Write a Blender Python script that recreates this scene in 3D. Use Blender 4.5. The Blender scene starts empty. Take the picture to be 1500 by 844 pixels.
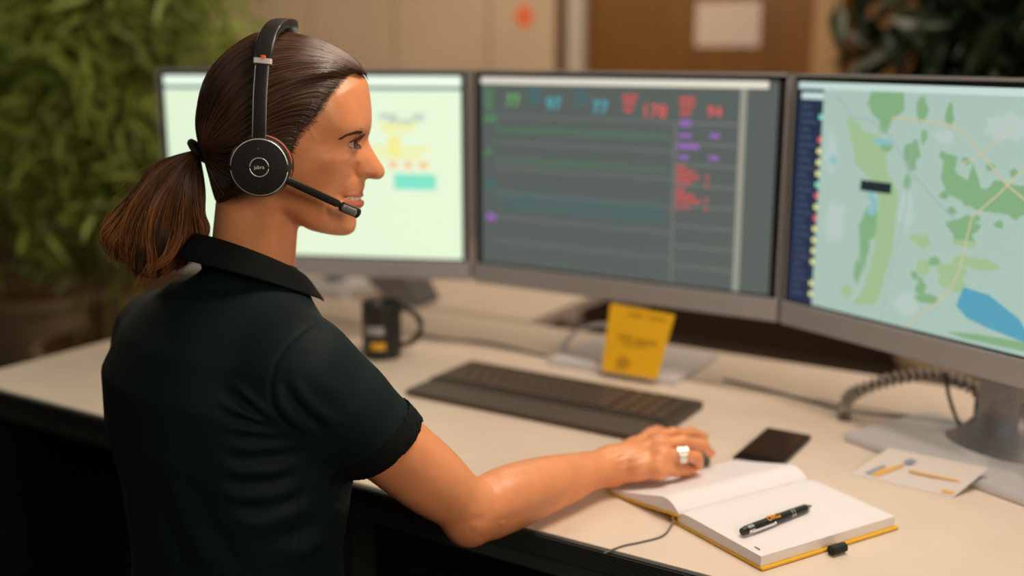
import bpy, bmesh, math, random
import numpy as np
from mathutils import Vector, Matrix, Euler
random.seed(4); rng = np.random.default_rng(7)
PI = math.pi
DZ = 0.74                                   # desk top height
CAMH = 0.565                                # camera above the desk top
YAW = math.radians(31.9); FPX = 1600.0; PITCH = math.atan(347/FPX)
cy_, sy_ = math.cos(YAW), math.sin(YAW)
scene = bpy.context.scene
C = scene.collection
# ------------------------------------------------------------------ camera
cam = bpy.data.cameras.new('camera'); camo = bpy.data.objects.new('camera', cam); C.objects.link(camo)
camo.location = (0, 0, DZ+CAMH); camo.rotation_euler = (PI/2-PITCH, 0, YAW)
cam.sensor_width = 36; cam.lens = 36*FPX/1500; cam.clip_start = .05
cam.dof.use_dof = True; cam.dof.focus_distance = 1.17; cam.dof.aperture_fstop = 1.7
scene.camera = camo
scene.view_settings.view_transform = 'Standard'; scene.view_settings.look = 'None'
scene.view_settings.gamma = 1; scene.view_settings.use_curve_mapping = False
scene.view_settings.exposure = 0.0
w = bpy.data.worlds.new('world'); scene.world = w; w.use_nodes = True
w.node_tree.nodes['Background'].inputs[0].default_value = (1, .85, .7, 1)
w.node_tree.nodes['Background'].inputs[1].default_value = 0.02
def area(name, loc, target, size, power, col, sy=None):
    l = bpy.data.lights.new(name, 'AREA'); l.energy = power; l.color = col; l.size = size
    if sy: l.shape = 'RECTANGLE'; l.size_y = sy
    o = bpy.data.objects.new(name, l); C.objects.link(o); o.location = loc
    d = Vector(target)-Vector(loc); o.rotation_euler = d.to_track_quat('-Z', 'Y').to_euler()
    return o
area('key_light', (-.22, 1.42, 2.35), (-.42, 1.30, .8), .7, 22.5, (1, .81, .64))
area('front_light', (1.25, -.05, 1.75), (-.55, 1.1, .95), .7, 20, (1, .80, .60))
area('fill_light', (-1.2, -.9, 2.2), (-.9, .9, 1.0), 1.2, 3, (.6, .95, 1))
area('back_light_left', (-4.4, 2.4, 2.6), (-3.2, 3.2, 1.0), 1.4, 31, (1, .86, .62))
area('back_light_middle', (-2.2, 3.0, 2.65), (-2.6, 4.6, 1.6), 1.6, 39, (1, .8, .6))
area('back_fill_light', (-1.3, 2.75, 2.7), (-1.2, 2.3, .74), .9, 13, (1, .82, .62))  # unseen lamp added to brighten the desk strip and the opposite desk
area('back_light_right', (0.6, 3.2, 2.65), (0.4, 4.6, 1.4), 1.2, 9, (1, .74, .48))
# ------------------------------------------------------------------ coordinates
FW = np.array([-sy_*math.cos(PITCH), cy_*math.cos(PITCH), -math.sin(PITCH)])
RT = np.array([cy_, sy_, 0.]); UP = np.cross(RT, FW)
def ray(px, py): return FW+RT*((px-750)/FPX)-UP*((py-422)/FPX)
def on(px, py, z=0.):                       # world point above the desk by z
    r = ray(px, py); return np.array([0, 0, DZ+CAMH])+r*((z-CAMH)/r[2])
def ony(px, py, Y):
    r = ray(px, py); return np.array([0, 0, DZ+CAMH])+r*(Y/r[1])
def uvz(px, py, d):                         # camera aligned u (right) v (away) z (above desk)
    r = ray(px, py)*d; return np.array([r@RT, -r[0]*sy_+r[1]*cy_, r[2]+CAMH])
def uvd(px, py, z):
    p = on(px, py, z); return np.array([p@RT, -p[0]*sy_+p[1]*cy_, z])
def toW(P):
    P = np.asarray(P, float); u, v, z = P[..., 0], P[..., 1], P[..., 2]
    return np.stack([u*cy_-v*sy_, u*sy_+v*cy_, z+DZ], -1)
# ------------------------------------------------------------------ materials
def mat(name, col, rough=.5, metal=0, spec=.5, emit=None, es=1, sss=0, noise=None, bump=None, trans=0, attr=None, sheen=0, alpha=1, coat=0):
    m = bpy.data.materials.new(name); m.use_nodes = True; nt = m.node_tree; b = nt.nodes['Principled BSDF']
    I = b.inputs
    I['Base Color'].default_value = (*col, 1); I['Roughness'].default_value = rough; I['Metallic'].default_value = metal
    I['Specular IOR Level'].default_value = spec
    if emit: I['Emission Color'].default_value = (*emit, 1); I['Emission Strength'].default_value = es
    if sss: I['Subsurface Weight'].default_value = sss; I['Subsurface Radius'].default_value = (1, .35, .2); I['Subsurface Scale'].default_value = .008
    if trans: I['Transmission Weight'].default_value = trans
    if sheen: I['Sheen Weight'].default_value = sheen; I['Sheen Roughness'].default_value = .5
    if coat: I['Coat Weight'].default_value = coat; I['Coat Roughness'].default_value = .1
    tc = nt.nodes.new('ShaderNodeTexCoord')
    src = None
    if attr:
        a = nt.nodes.new('ShaderNodeAttribute'); a.attribute_name = attr; src = a.outputs['Color']
    if noise:                               # (scale, amount[, detail, (sx,sy,sz)])
        n = nt.nodes.new('ShaderNodeTexNoise'); n.inputs['Scale'].default_value = noise[0]; n.inputs['Detail'].default_value = noise[2] if len(noise) > 2 else 4
        if len(noise) > 3:
            mp = nt.nodes.new('ShaderNodeMapping'); mp.inputs['Scale'].default_value = noise[3]
            nt.links.new(tc.outputs['Object'], mp.inputs[0]); nt.links.new(mp.outputs[0], n.inputs['Vector'])
        else: nt.links.new(tc.outputs['Object'], n.inputs['Vector'])
        r = nt.nodes.new('ShaderNodeMapRange'); r.inputs['From Min'].default_value = .3; r.inputs['From Max'].default_value = .7
        r.inputs['To Min'].default_value = 1-noise[1]; r.inputs['To Max'].default_value = 1+noise[1]
        nt.links.new(n.outputs['Fac'], r.inputs['Value'])
        mx = nt.nodes.new('ShaderNodeVectorMath'); mx.operation = 'SCALE'
        if src: nt.links.new(src, mx.inputs[0])
        else: mx.inputs[0].default_value = col
        nt.links.new(r.outputs[0], mx.inputs['Scale']); src = mx.outputs[0]
    if src: nt.links.new(src, I['Base Color'])
    if bump:                                # (scale, strength, distance)
        n = nt.nodes.new('ShaderNodeTexNoise'); n.inputs['Scale'].default_value = bump[0]; n.inputs['Detail'].default_value = 5
        nt.links.new(tc.outputs['Object'], n.inputs['Vector'])
        bp = nt.nodes.new('ShaderNodeBump'); bp.inputs['Strength'].default_value = bump[1]; bp.inputs['Distance'].default_value = bump[2]
        nt.links.new(n.outputs['Fac'], bp.inputs['Height']); nt.links.new(bp.outputs[0], I['Normal'])
    return m
M = dict(
    desk=mat('desk_laminate', (.72, .62, .53), .42, noise=(14, .03)), black=mat('black_plastic', (.012, .013, .014), .38),
    blackm=mat('black_matte', (.010, .011, .012), .7), rail=mat('ribbed_rubber', (.03, .035, .035), .5),
    silver=mat('silver_plastic', (.40, .41, .44), .42, .25), bezel=mat('black_bezel', (.01, .014, .016), .25),
    steel=mat('grey_steel', (.30, .31, .33), .4, .7), lightm=mat('light_grey_base', (.68, .69, .74), .4, .3),
    chrome=mat('chrome', (.8, .8, .8), .15, 1), paper=mat('paper', (.80, .79, .84), .6), pageblock=mat('page_edges', (.74, .74, .80), .7, noise=(500, .06, 2, (1, 1, 8))),
    yellow=mat('yellow_cover', (.80, .45, .01), .45), kb=mat('keyboard_plastic', (.055, .045, .038), .45), key=mat('key_plastic', (.085, .065, .055), .4, noise=(30, .2)),
    palm=mat('palm_rest', (.085, .068, .055), .6), glass=mat('phone_glass', (.004, .004, .005), .06), wall=mat('beige_wall', (.56, .42, .30), .7, noise=(2, .04)),
    wood=mat('brown_wood', (.17, .065, .003), .45, noise=(5, .18, 6, (6, 6, .6))), woodd=mat('dark_wood', (.10, .035, .006), .5, noise=(5, .2, 6, (6, 6, .6))),
    pillar=mat('pale_pillar', (.50, .43, .38), .5), trim=mat('oak_trim', (.40, .24, .11), .5, noise=(5, .15, 5, (6, 6, .6))),
    floor=mat('carpet', (.05, .035, .02), .95, noise=(40, .2)), ceil=mat('ceiling_white', (.6, .56, .5), .9),
    leafA=mat('bamboo_leaf', (.23, .31, .05), .45, noise=(3, .35)), leafB=mat('dark_leaf', (.012, .028, .010), .4, noise=(3, .3)),
    stem=mat('bamboo_stem', (.25, .20, .07), .5, noise=(8, .2)), pot=mat('planter', (.40, .30, .20), .7, noise=(6, .1)),
    shirt=None, white=mat('white_plastic', (.8, .8, .82), .4), clear=mat('clear_strip', (.8, .82, .88), .15, trans=.35),
    orange=mat('orange_silicone', (.60, .12, .05), .5), tooth=mat('tooth', (.82, .74, .62), .2), nail=mat('nail', (.62, .33, .24), .25, coat=.3),
    eyew=None, trouser=mat('black_trouser', (.015, .016, .02), .9), leather=mat('black_leather', (.02, .02, .02), .4), orangesign=mat('orange_sign', (.85, .14, .03), .5),
    brow=mat('brow_hair', (.075, .038, .022), .5), grey=mat('grey_ribbon', (.16, .15, .14), .8), lipstick=None)
# ------------------------------------------------------------------ object helpers
def link(name, me, m=None, parent=None, smooth=True):
    o = bpy.data.objects.new(name, me); C.objects.link(o)
    if m: me.materials.append(m)
    if smooth and len(me.polygons): me.polygons.foreach_set('use_smooth', [True]*len(me.polygons))
    if parent: o.parent = parent; o.matrix_parent_inverse = Matrix.Translation(-Vector(parent.location)) if parent.type == 'EMPTY' and not parent.parent else Matrix()
    return o
def tag(o, label=None, cat=None, group=None, kind=None):
    if label: o['label'] = label
    if cat: o['category'] = cat
    if group: o['group'] = group
    if kind: o['kind'] = kind
    return o
def thing(name, loc, label, cat, group=None):
    o = bpy.data.objects.new(name, None); C.objects.link(o); o.location = loc; o.empty_display_size = .05
    return tag(o, label, cat, group)
# children are meshes in world coordinates; for a root with rotation see part_local
class MB:
    def __init__(s): s.bm = bmesh.new()
    def box(s, c, size, rot=0, bev=0, seg=2, M4=None):
        r = bmesh.ops.create_cube(s.bm, size=1)
        vs = r['verts']; m = (M4 or Matrix.Translation(Vector(c)) @ Matrix.Rotation(rot, 4, 'Z')) @ Matrix.Diagonal((*size, 1))
        bmesh.ops.transform(s.bm, matrix=m, verts=vs)
        if bev:
            es = list({e for v in vs for e in v.link_edges})
            bmesh.ops.bevel(s.bm, geom=es, offset=bev, segments=seg, affect='EDGES', profile=.7)
        return s
    def prism(s, pts, z0, z1, bev=0):       # pts xy world
        vs = [s.bm.verts.new((p[0], p[1], z0)) for p in pts]; f = s.bm.faces.new(vs)
        r = bmesh.ops.extrude_face_region(s.bm, geom=[f]); nv = [g for g in r['geom'] if isinstance(g, bmesh.types.BMVert)]
        bmesh.ops.translate(s.bm, vec=(0, 0, z1-z0), verts=nv)
        if bev:
            es = list({e for v in vs+nv for e in v.link_edges}); bmesh.ops.bevel(s.bm, geom=es, offset=bev, segments=2, affect='EDGES')
        return s
    def cyl(s, a, b, r1, r2=None, n=24, cap=True):
        a, b = Vector(a), Vector(b); d = b-a
        m = Matrix.Translation((a+b)/2) @ d.to_track_quat('Z', 'Y').to_matrix().to_4x4()
        bmesh.ops.create_cone(s.bm, cap_ends=cap, segments=n, radius1=r1, radius2=r1 if r2 is None else r2, depth=d.length, matrix=m); return s
    def sphere(s, c, r, sc=(1, 1, 1)):
        bmesh.ops.create_uvsphere(s.bm, u_segments=24, v_segments=16, radius=r, matrix=Matrix.Translation(Vector(c)) @ Matrix.Diagonal((*sc, 1))); return s
    def tube(s, pts, r, n=10, closed=False):
        V, F = tubes(np.array([pts]), np.full((1, len(pts)), 1.)*np.asarray(r), n, closed)
        vs = [s.bm.verts.new(v) for v in V]
        for f in F:
            try: s.bm.faces.new([vs[i] for i in f])
            except ValueError: pass
        if not closed:
            try: s.bm.faces.new(vs[:n]); s.bm.faces.new(vs[-n:])
            except ValueError: pass
        return s
    def poly(s, pts):
        s.bm.faces.new([s.bm.verts.new(p) for p in pts]); return s
    def build(s, name, m, parent=None, smooth=False):
        bmesh.ops.recalc_face_normals(s.bm, faces=s.bm.faces)
        me = bpy.data.meshes.new(name); s.bm.to_mesh(me); s.bm.free()
        o = link(name, me, m, parent, smooth)
        if smooth == 'auto':
            me.polygons.foreach_set('use_smooth', [True]*len(me.polygons))
            try: me.set_sharp_from_angle(angle=.7)
            except Exception: pass
        return o
def tubes(P, R, n=3, closed=False):
    """P (N,M,3) paths, R (N,M) radii -> verts, quads"""
    N, Mm, _ = P.shape
    T = np.gradient(P, axis=1)
    if closed: T[:, 0] = T[:, -1] = P[:, 1]-P[:, -1]
    T /= np.linalg.norm(T, axis=2, keepdims=True)+1e-12
    ref = np.zeros_like(T); ref[..., 2] = 1
    bad = np.abs(T[..., 2]).mean(1) > .85; ref[bad] = (1, 0, 0)
    A = np.cross(T, ref); A /= np.linalg.norm(A, axis=2, keepdims=True)+1e-12
    B = np.cross(T, A)
    ang = np.arange(n)*2*PI/n
    V = P[:, :, None, :]+R[:, :, None, None]*(A[:, :, None]*np.cos(ang)[None, None, :, None]+B[:, :, None]*np.sin(ang)[None, None, :, None])
    idx = np.arange(N*Mm*n).reshape(N, Mm, n)
    if closed: a = idx; b = np.roll(idx, -1, axis=1)
    else: a = idx[:, :-1]; b = idx[:, 1:]
    F = np.stack([a, np.roll(a, -1, 2), np.roll(b, -1, 2), b], -1).reshape(-1, 4)
    return V.reshape(-1, 3), F
def fastmesh(name, V, F):
    me = bpy.data.meshes.new(name); k = F.shape[1]
    me.vertices.add(len(V)); me.vertices.foreach_set('co', V.astype(np.float32).ravel())
    me.loops.add(F.size); me.loops.foreach_set('vertex_index', F.astype(np.int32).ravel())
    me.polygons.add(len(F)); me.polygons.foreach_set('loop_start', np.arange(0, F.size, k, dtype=np.int32))
    me.update(calc_edges=True); return me
def setcol(me, cols):
    a = me.color_attributes.new('tint', 'FLOAT_COLOR', 'POINT')
    c = np.ones((len(cols), 4), np.float32); c[:, :3] = cols; a.data.foreach_set('color', c.ravel())
def text(name, body, M4, size, m, parent, font_bold=False, extrude=.0003):
    cu = bpy.data.curves.new(name, 'FONT'); cu.body = body; cu.size = size; cu.align_x = 'CENTER'; cu.align_y = 'CENTER'; cu.extrude = extrude
    t = bpy.data.objects.new(name, cu); C.objects.link(t)
    me = bpy.data.meshes.new_from_object(t.evaluated_get(bpy.context.evaluated_depsgraph_get())); bpy.data.objects.remove(t)
    me.transform(M4); return link(name, me, m, parent, False)
# ------------------------------------------------------------------ implicit surfaces
def sdf_mesh(f, lo, hi, h, bl=16):
    lo = np.array(lo, float); hi = np.array(hi, float)
    nb = np.ceil((hi-lo)/(h*bl)).astype(int); G = np.array(np.meshgrid(*[np.arange(n) for n in nb], indexing='ij')).reshape(3, -1).T
    cen = lo+(G+.5)*h*bl; rad = h*bl*.87
    d = f(cen, rad*2.2)
    G = G[np.abs(d) < rad*1.9]
    gi = np.arange(bl+1); off = np.array(np.meshgrid(gi, gi, gi, indexing='ij')).reshape(3, -1).T
    NX = (nb+1)*bl+2; keyf = lambda I: (I[..., 0]*NX[1]+I[..., 1])*NX[2]+I[..., 2]
    keys = []; verts = []; quads = []
    for g in G:
        I = g*bl+off
        v = f(lo+I*h, rad).reshape(bl+1, bl+1, bl+1)
        if v.min() > 0 or v.max() < 0: continue
        ins = v < 0
        s = [ins[a:bl+a, b:bl+b, c:bl+c] for a in (0, 1) for b in (0, 1) for c in (0, 1)]
        act = np.logical_or.reduce(s) & ~np.logical_and.reduce(s)
        ci = np.argwhere(act)
        if not len(ci): continue
        acc = np.zeros((len(ci), 3)); cnt = np.zeros(len(ci))
        for ax in range(3):
            for b in (0, 1):
                for c in (0, 1):
                    o0 = np.zeros(3, int); o0[(ax+1) % 3] = b; o0[(ax+2) % 3] = c; o1 = o0.copy(); o1[ax] = 1
                    p0 = ci+o0; p1 = ci+o1
                    a0 = v[p0[:, 0], p0[:, 1], p0[:, 2]]; a1 = v[p1[:, 0], p1[:, 1], p1[:, 2]]
                    x = (a0 < 0) != (a1 < 0); t = np.where(x, a0/np.where(x, a0-a1, 1), 0)
                    q = p0.astype(float); q[:, ax] += t; acc += q*x[:, None]; cnt += x
        verts.append(lo+(acc/cnt[:, None]+g*bl)*h); keys.append(keyf(ci+g*bl))
        for ax in range(3):
            sl0 = [slice(0, bl)]*3; sl1 = [slice(0, bl)]*3; sl1[ax] = slice(1, bl+1)
            x = np.argwhere(ins[tuple(sl0)] != ins[tuple(sl1)])
            if not len(x): continue
            e = x+g*bl; b = np.zeros(3, int); b[(ax+1) % 3] = 1; c = np.zeros(3, int); c[(ax+2) % 3] = 1
            q = np.stack([keyf(e), keyf(e-b), keyf(e-b-c), keyf(e-c)], -1)
            fl = ins[x[:, 0], x[:, 1], x[:, 2]]; q[~fl] = q[~fl][:, ::-1]
            quads.append(q)
    K = np.concatenate(keys); V = np.concatenate(verts); Q = np.concatenate(quads)
    o = np.argsort(K); K = K[o]; V = V[o]
    p = np.clip(np.searchsorted(K, Q), 0, len(K)-1); ok = (K[p] == Q).all(1)
    return V, p[ok]
def smooth_verts(V, F, it=2, lam=.5, mask=None):
    e = np.concatenate([F[:, [0, 1]], F[:, [1, 2]], F[:, [2, 3]], F[:, [3, 0]]])
    for _ in range(it):
        S = np.zeros_like(V); c = np.zeros(len(V))
        for k in range(3):
            S[:, k] = np.bincount(e[:, 0], V[e[:, 1], k], len(V))+np.bincount(e[:, 1], V[e[:, 0], k], len(V))
        c = np.bincount(e[:, 0], minlength=len(V))+np.bincount(e[:, 1], minlength=len(V))
        L = (S/np.maximum(c, 1)[:, None]-V)*lam
        V = V+(L if mask is None else L*mask[:, None])
    return V
class Prim:
    def __init__(s, fn, c, r): s.fn = fn; s.c = np.array(c, float); s.r = r
    def __call__(s, P, rad=0): return s.fn(P)
def cap(a, b, ra, rb=None, sq=1.0):
    a = np.array(a, float); b = np.array(b, float); rb = ra if rb is None else rb; ba = b-a; L2 = ba@ba
    def fn(P):
        t = np.clip(((P-a)@ba)/L2, 0, 1); return np.linalg.norm(P-a-t[:, None]*ba, axis=1)-(ra+(rb-ra)*t)
    return Prim(fn, (a+b)/2, math.sqrt(L2)/2+max(ra, rb))
def ell(c, r, R=None):
    c = np.array(c, float); r = np.array(r, float); R = np.eye(3) if R is None else np.array(R, float)
    def fn(P):
        q = (P-c)@R.T; k0 = np.linalg.norm(q/r, axis=1); k1 = np.linalg.norm(q/(r*r), axis=1)+1e-9; return k0*(k0-1)/k1
    return Prim(fn, c, r.max())
class Group:
    def __init__(s, items, k): 
        s.items = items; s.k = k; cs = np.array([i.c for i in items]); s.c = (cs.min(0)+cs.max(0))/2
        s.r = max(np.linalg.norm(i.c-s.c)+i.r for i in items)
    def __call__(s, P, rad=0):
        m = (P.min(0)+P.max(0))/2; rr = np.linalg.norm(P.max(0)-P.min(0))/2
        d = None
        for i in s.items:
            if len(P) > 0 and np.linalg.norm(i.c-m)-i.r-rr > s.k+.06+rad*0: continue
            x = i(P)
            if d is None: d = x
            else:
                hh = np.clip(.5+.5*(d-x)/s.k, 0, 1); d = d*(1-hh)+x*hh-s.k*hh*(1-hh)
        return np.full(len(P), .05+rad) if d is None else d
def chunked(g):                              # evaluate scattered points one block at a time
    def f(P, rad=0):
        if len(P) == 17**3: return g(P, rad)
        return np.concatenate([g(P[i:i+1], rad) for i in range(len(P))])
    return f
def rotz(a): return np.array([[math.cos(a), math.sin(a), 0], [-math.sin(a), math.cos(a), 0], [0, 0, 1]])
# ------------------------------------------------------------------ the room
def struct(name, mb, m): o = mb.build(name, m); o['kind'] = 'structure'; return o
WY = 4.6
struct('floor', MB().box((-2.5, 1.5, -.03), (11, 7, .06)), M['floor'])
struct('ceiling', MB().box((-2.5, 1.5, 2.83), (11, 7, .06)), M['ceil'])
struct('wall_left', MB().box((-7.9, 1.5, 1.4), (.1, 7, 2.8)), M['wall'])
struct('wall_right', MB().box((2.9, 1.5, 1.4), (.1, 7, 2.8)), M['wall'])
struct('wall_front', MB().box((-2.5, -1.95, 1.4), (11, .1, 2.8)), M['wall'])
xa = ony(815, 60, WY)[0]; xb = ony(836, 60, WY)[0]; xc = ony(860, 60, WY)[0]; xd = ony(1192, 60, WY)[0]; xe = ony(1232, 60, WY)[0]
wb = MB(); xs = [-7.9]+[ony(p, 60, WY)[0] for p in (330, 455, 578, 715, 815)]
for i in range(5): wb.box(((xs[i]+xs[i+1])/2, WY+.05, 1.4), (xs[i+1]-xs[i]-.012, .1, 2.8), bev=.004)
wb.box((-4, WY+.09, 1.4), (8, .06, 2.8))
struct('wall_back', wb, M['wall'])
wo = MB().box(((xc+xd)/2, WY+.06, 1.4), (xd-xc, .1, 2.8)); wo.box(((xe+2.9)/2, WY+.1, 1.4), (2.9-xe, .1, 2.8))
struct('wall_wood', wo, M['wood'])
struct('trim_1', MB().box(((xa+xb)/2, WY+.04, 1.4), (xb-xa, .1, 2.8)), M['woodd'])
struct('trim_2', MB().box(((xb+xc)/2, WY+.02, 1.4), (xc-xb, .12, 2.8), bev=.01), M['pillar'])
struct('trim_3', MB().box(((xd+xe)/2, WY+.03, 1.4), (xe-xd, .1, 2.8), bev=.005), M['trim'])
o = MB().box(((xb+2.8)/2, WY-.012, .24), (2.8-xb, .03, .48), bev=.004).build('shade_band_back', mat('shade_band_dark', (.03, .012, .003), .6)); o['kind'] = 'structure'  # dark band added so the foot of the wall reads as unlit
a = ony(1020, 3, WY); b = ony(1112, 68, WY)
nt = MB().box(((a[0]+b[0])/2, WY+.006, (a[2]+b[2])/2), (b[0]-a[0], .006, abs(a[2]-b[2])), bev=.001).build('paper_notice', mat('notice_paper', (.62, .50, .44), .7))
tag(nt, 'pale paper notice pinned on brown wood wall', 'notice')
a = ony(768, 24, WY)
s = MB(); s.cyl((a[0], WY-.004, a[2]), (a[0], WY+.004, a[2]), .045)
for k in range(4): s.box((a[0]+.04*math.cos(k*PI/2), WY, a[2]+.04*math.sin(k*PI/2)), (.03, .006, .03))
tag(s.build('wall_sign', M['orangesign']), 'small orange sign on beige wall left of pale pillar', 'sign')
# ------------------------------------------------------------------ desks
DX0, DX1, DY0, DY1 = -1.80, .55, 1.058, 1.728
def desk(name, x0, x1, y0, y1, label, rail=True, legs=()):
    t = thing(name, ((x0+x1)/2, (y0+y1)/2, 0), label, 'desk')
    MB().box(((x0+x1)/2, (y0+y1)/2, DZ-.0125), (x1-x0, y1-y0, .025), bev=.0015).build('desktop', M['desk'], t)
    if rail:
        r = MB(); r.box(((x0+x1)/2, y0-.004, DZ-.014), (x1-x0, .006, .026))
        for k in range(9): r.box(((x0+x1)/2, y0-.0075, DZ-.0035-k*.0028), (x1-x0, .003, .0014))
        r.box(((x0+x1)/2, y0+.02, DZ-.038), (x1-x0-.02, .045, .026))
        tag(r.build('edge_strip', M['rail'], t), 'black ribbed edge strip')
    if rail: MB().box((x0+.45, y1-.06, .37), (.86, .018, .66), bev=.002).build('added_shade_panel', M['blackm'], t); MB().box((x0+.012, (y0+y1)/2, .357), (.022, y1-y0-.03, .714), bev=.002).build('added_shade_side', M['blackm'], t)  # two black panels added to keep the space under the desk in darkness
    for (x, y) in legs: MB().box((x, y, DZ/2-.02), (.05, .05, DZ-.04), bev=.004).build('leg', M['steelleg'], t)
    return t
M['steelleg'] = mat('dark_steel_leg', (.02, .026, .026), .45, .3)
desk('work_desk', DX0, DX1, DY0, DY1, 'long cream-topped desk with black ribbed front edge', legs=((-.98, 1.13), (-1.7, 1.62), (.45, 1.13), (.45, 1.6)))
strip = desk('desk_extension', DX0, DX1, 1.742, 1.93, 'narrow cream desktop strip behind the long front desk', False, legs=((-1.5, 1.86), (.2, 1.86)))
desk('opposite_desk', DX0-.3, -1.17, 1.945, 2.75, 'cream desk on the far side behind the left monitor', False, legs=((-1.25, 2.65), (-2.0, 2.65), (-1.25, 2.05)))
# ------------------------------------------------------------------ monitors
def emis(name, col, s=1.0): return mat(name, tuple(c*.2 for c in col), .5, emit=col, es=s)
def monitor(TL, TR, ztop, zbot, label, screen_fn, stand, chin=.038, sidebez=.012, sm=None, topbez=.008):
    TL = Vector((*TL, 0)); TR = Vector((*TR, 0)); X = (TR-TL); Wd = X.length; X.normalize(); Z = Vector((0, 0, 1)); N = X.cross(Z)    # N towards the user
    H = ztop-zbot; O = Vector((TL.x, TL.y, DZ+zbot))
    F = Matrix(((X.x, Z.x, N.x, O.x), (X.y, Z.y, N.y, O.y), (X.z, Z.z, N.z, O.z), (0, 0, 0, 1)))      # local: x right, y up, z to user
    c = (TL+TR)/2
    t = thing('monitor', (c.x, c.y, DZ), label, 'monitor', 'three monitors on the desk')
    def B(cx, cy, cz, sx, sy, sz, bev=0): return MB().box(0, (sx, sy, sz), M4=F @ Matrix.Translation((cx, cy, cz)), bev=bev)
    B(Wd/2, H/2, -.017, Wd, H, .028, .004).build('housing', M['black'], t)
    fr = MB(); T = lambda cx, cy, cz: F @ Matrix.Translation((cx, cy, cz))
    fr.box(0, (.004, H, .034), M4=T(.002, H/2, -.016)); fr.box(0, (.004, H, .034), M4=T(Wd-.002, H/2, -.016)); fr.box(0, (Wd, .004, .034), M4=T(Wd/2, H-.002, -.016))
    tag(fr.build('frame', M['silver'], t), 'thin silver frame')
    bz = MB(); y0, y1 = chin, H-.004; xx = (.004, Wd-.004)
    bz.box(0, (sidebez, y1-y0, .003), M4=T(xx[0]+sidebez/2, (y0+y1)/2, -.001)); bz.box(0, (sidebez, y1-y0, .003), M4=T(xx[1]-sidebez/2, (y0+y1)/2, -.001))
    bz.box(0, (Wd-.008, topbez, .003), M4=T(Wd/2, y1-topbez/2, -.001)); bz.box(0, (Wd-.008, .004, .003), M4=T(Wd/2, y0+.002, -.001))
    bz.build('bezel', M['bezel'], t)
    tag(B(Wd/2, chin/2, -.014, Wd, chin, .038, .003).build('chin', M['silver'], t), 'broad silver lower bezel')
    sx0, sx1, sy0, sy1 = xx[0]+sidebez, xx[1]-sidebez, y0+.004, y1-topbez
    scr = B((sx0+sx1)/2, (sy0+sy1)/2, -.0015, sx1-sx0, sy1-sy0, .002).build('screen', sm, t)
    # content, u v in 0..1 from top left
    def place(u0, v0, u1, v1, m, mb=None, lay=1):
        own = mb is None; mb = mb or MB()
        z = lay*.00025-.0004
        q = [F @ Vector((sx0+(sx1-sx0)*u, sy1-(sy1-sy0)*v, z)) for u, v in ((u0, v0), (u0, v1), (u1, v1), (u1, v0))]
        mb.poly(q); return mb
    def poly(pts, mb, lay=1):
        mb.poly([F @ Vector((sx0+(sx1-sx0)*u, sy1-(sy1-sy0)*v, lay*.00025-.0004)) for u, v in pts])
    def txt(body, u, v, size, m):
        text('screen_text', body, F @ Matrix.Translation((sx0+(sx1-sx0)*u, sy1-(sy1-sy0)*v, .0003)), size, m, t, True, .0001)
    def show(name, mb, m): mb.build(name, m, t)
    screen_fn(place, poly, txt, show)
    stand(t, c, X, N, F, Wd)
    return t
def base_plate(t, cx, cy, ang, sx, sy, m=None): MB().box((cx, cy, DZ+.006), (sx, sy, .012), ang, bev=.003).build('base_plate', m or M['lightm'], t)
# middle
e = {k: emis('glow_'+k, c, s) for k, c, s in [('green', (.16, .55, .12), .9), ('cyan', (.08, .55, .68), .8), ('red', (.85, .11, .11), .9), ('purple', (.40, .16, .62), .7), ('white', (.75, .72, .62), .9),
     ('line', (.16, .18, .17), 1), ('dgreen', (.09, .24, .11), .9), ('dcyan', (.06, .15, .16), .9), ('sep', (.38, .39, .34), .7), ('dred', (.50, .10, .10), .9), ('mid', (.088, .108, .100), 1), ('pale', (.72, .86, .64), 1.0), ('bar', (.80, .93, .80), 1.0), ('dark', (.13, .23, .21), 1),
     ('yel', (.80, .78, .28), 1), ('org', (.85, .55, .28), 1), ('teal', (.20, .72, .55), 1), ('greyb', (.50, .60, .52), 1), ('map', (.36, .50, .44), 1), ('mapg', (.20, .38, .20), 1), ('mapl', (.31, .47, .26), 1),
     ('road', (.52, .47, .30), 1), ('roadg', (.30, .38, .38), 1), ('water', (.08, .32, .45), 1), ('lake', (.22, .46, .50), 1), ('navy', (.012, .025, .06), 1), ('navl', (.04, .06, .12), 1), ('mapbar', (.50, .66, .62), 1), ('tool', (.01, .02, .03), 1), ('mapp', (.42, .53, .50), 1)]}
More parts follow.
